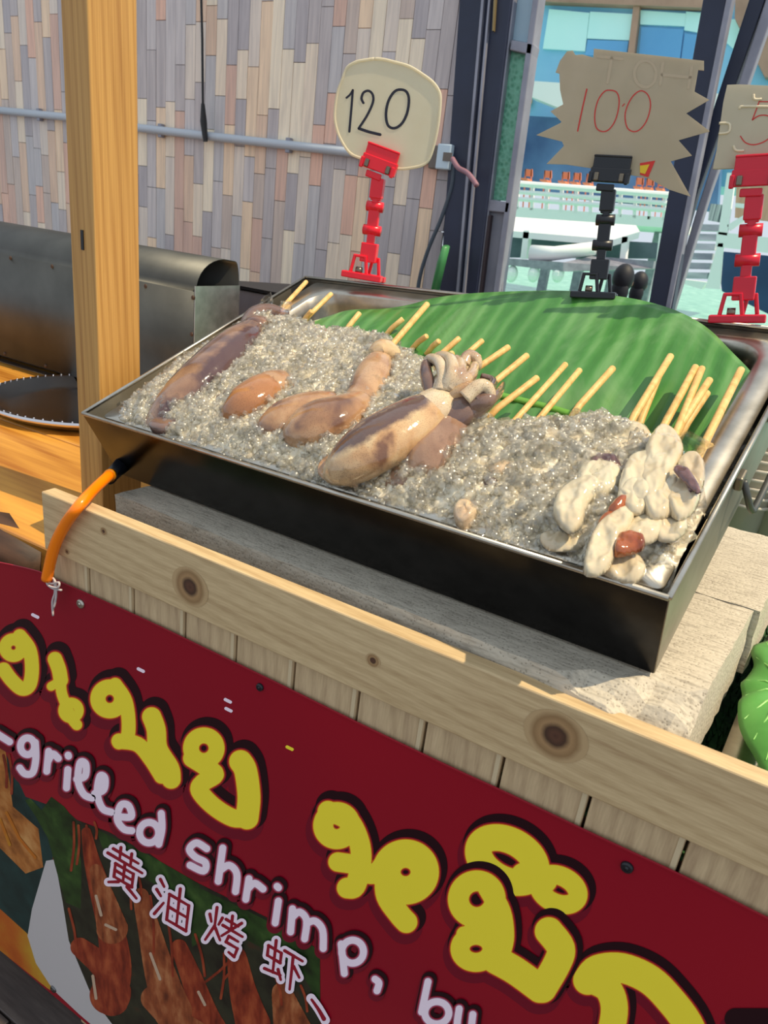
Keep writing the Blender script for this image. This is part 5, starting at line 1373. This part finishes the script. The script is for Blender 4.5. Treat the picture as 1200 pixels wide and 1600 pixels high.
# mirrored lettering of the card's other side showing through
gc = [o for o in COL.objects if o.name.startswith('price_card')][-1]
ivg = gc.matrix_world.inverted()
frg = lambda x, y, k: ivg @ (onp(x, y, w, nrm) + bk * (-.0003))
for st_ in ([KC([(560, 320), (700, 335)]), KC([(640, 330), (615, 470)])], [KC(circ(830, 420, 62, 75))], [KC([(930, 360), (915, 480)]), KC([(1095, 380), (1075, 500)]), KC([(925, 425), (1085, 440)])]):
    mb = MB()
    for s_ in st_: ribbon(mb, s_, 5, 0, len(s_) > 4, pl=frg)
    mb.build('ghost_letter', ghost, gc)
e, w, nrm, bk = make_clip((1157, 500), (1187, 240), M['dark_red_plastic'], 'crimson plastic clip at right holding the thick foam card', radians(2))
card('price_card', 'thick beige foam card with red figure 5 cut by the right frame edge', K4([(225, 50), (300, 47), (600, 60), (640, 300), (600, 610), (330, 570), (135, 575), (160, 450), (178, 320), (200, 160)]), w, nrm, bk, .0, paper('foam_card', S(218, 208, 186), S(230, 220, 198), S(212, 206, 190)), [
    (K4([(425, 155), (500, 156)]), 1.9, False), (K4([(425, 155), (404, 214), (382, 270)]), 1.9, False), (K4([(382, 270), (430, 242), (490, 250), (524, 310), (480, 390), (400, 424), (340, 412), (308, 372)]), 1.9, False)], rdk, th=.006)
gc = [o for o in COL.objects if o.name.startswith('price_card')][-1]
ivg = gc.matrix_world.inverted()
emb = mat('embossed_line', S(224, 210, 180), .6)
for pts in ([(305, 200), (330, 185), (600, 190)], [(265, 430), (280, 460), (330, 462)], [(175, 290), (235, 292), (242, 330), (225, 350), (172, 356)], [(390, 110), (395, 140), (440, 140)]):
    mb = MB(); mb.smooth = True; mb.tube(smooth_path([ivg @ (onp(a, b, w, nrm) - bk * .0003) for a, b in K4(pts)], 5), .0011, 6); mb.build('embossed_line', emb, gc)

# ------------------------------------------------------------------ RIGHT: second tray with lotus leaf, stacked cups
t2 = thing('second_tray', 'bright steel tray with a lotus leaf at the right edge', 'tray', T((0, 0, 0)))
zt2 = -.333
pA2, pB2 = onz(1127, 1178, zt2), onz(1163, 1086, zt2)
dy = (pB2 - pA2).normalized(); dx = V(dy.y, -dy.x, 0)
org = pA2 - dy * .055
t2.matrix_world = Matrix(((dx.x, dy.x, 0, org.x), (dx.y, dy.y, 0, org.y), (0, 0, 1, zt2), (0, 0, 0, 1)))
L2, W2_ = .36, .5
loops = [rrect(0, W2_, 0, L2, .01, -.008), rrect(0, W2_, 0, L2, .01, 0), rrect(.022, W2_ - .022, .02, L2 - .02, .03, 0), rrect(.025, W2_ - .025, .023, L2 - .023, .03, -.004), rrect(.032, W2_ - .032, .03, L2 - .03, .03, -.036), rrect(.04, W2_ - .04, .04, L2 - .04, .03, -.039)]
n = len(loops[0]); mb = MB(); mb.smooth = True
mb.add([p for l in loops for p in l], [(i * n + j, i * n + (j + 1) % n, (i + 1) * n + (j + 1) % n, (i + 1) * n + j) for i in range(len(loops) - 1) for j in range(n)] + [tuple(range((len(loops) - 1) * n, len(loops) * n))])
mb.build('basin', M['steel'], t2)
lg = noisy('lotus_leaf', [(.3, S(66, 132, 52)), (.6, S(92, 160, 74)), (.8, S(116, 178, 98))], 14, .5)
def lz2(x, y): return onz(x, y, zt2 + .03)
lo = [(1200, 985), (1180, 1000), (1184, 1026), (1164, 1050), (1168, 1066), (1160, 1082), (1163, 1110), (1172, 1135), (1185, 1160), (1199, 1185), (1215, 1200), (1300, 1250), (1420, 1150), (1400, 1020), (1300, 960)]
Pl = smooth_path([lz2(*q) for q in lo], 4, True); c = sum(Pl, V(0, 0, 0)) / len(Pl)
mb = MB(); mb.smooth = True
rg = []
for t in (1, .92, .75, .5, .25, .02):
    rg.append([V(c.x + (p.x - c.x) * t, c.y + (p.y - c.y) * t, p.z - .012 * t ** 4 + .0015 * sin(7 * math.atan2(p.y - c.y, p.x - c.x)) * t) - c for p in Pl])
n = len(Pl)
mb.add([p for r in rg for p in r], [(i * n + j, i * n + (j + 1) % n, (i + 1) * n + (j + 1) % n, (i + 1) * n + j) for i in range(5) for j in range(n)] + [tuple(range(5 * n, 6 * n))])
lf = thing('lotus_leaf', 'round light green leaf with scalloped edge in the second tray', 'leaf', T(c))
mb.build('blade', lg, lf, solid=.0008)
for k in range(10):
    a = 2 * pi * k / 10 + .2
    j = int(k * n / 10)
    vn = MB(); vn.tube([rg[5][j] + V(0, 0, .001), rg[3][j] + V(0, 0, .001), rg[1][j] + V(0, 0, .0008)], [.0012, .0009, .0004], 6); vn.build('vein', mat('vein', S(140, 200, 110), .5) if k == 0 else bpy.data.materials['vein'], lf)
# leaf liner inside second tray
ln_ = MB().box((0, 0, 0), (.2, .26, .001)); o = ln_.build('leaf_liner', noisy('liner_green', [(.3, S(60, 120, 40)), (.7, S(120, 170, 60))], 20, .5), t2); o.location = (.14, .17, -.0375)

cupm = glassmat('clear_plastic', S(236, 228, 212), .12, .6, (.97, .97, .96, 1))
def cup(x, y, z, label, first=[None]):
    if first[0] is None:
        mb = MB(); mb.smooth = True
        mb.lathe((0, 0, 0), [(.0, .001), (.024, 0), (.026, .004), (.034, .078), (.0362, .0785), (.0372, .081), (.0362, .0835), (.0345, .083), (.0335, .078), (.0245, .005), (0, .004)], 28)
        o = mb.build('plastic_cup', cupm); first[0] = o
    else:
        o = first[0].copy(); COL.objects.link(o)
    o.matrix_world = T((x, y, z))
    return tag(o, label, 'cup', 'clear plastic cups stacked behind the blocks')
cx1 = onz(1156, 830, -.30)
for s_, (px_, nm) in enumerate(((1157, 'left'), (1222, 'right'))):
    p = ony(px_, 800, 1.06)
    for k in range(13):
        cup(p.x, 1.06 + .01 * s_, CZ + .002 + k * .0125, 'clear ribbed plastic cup, %s from the bottom in the %s stack behind the blocks' % (ordn[k], nm))

# parents placed by matrix: nothing else to do
bpy.context.view_layer.update()
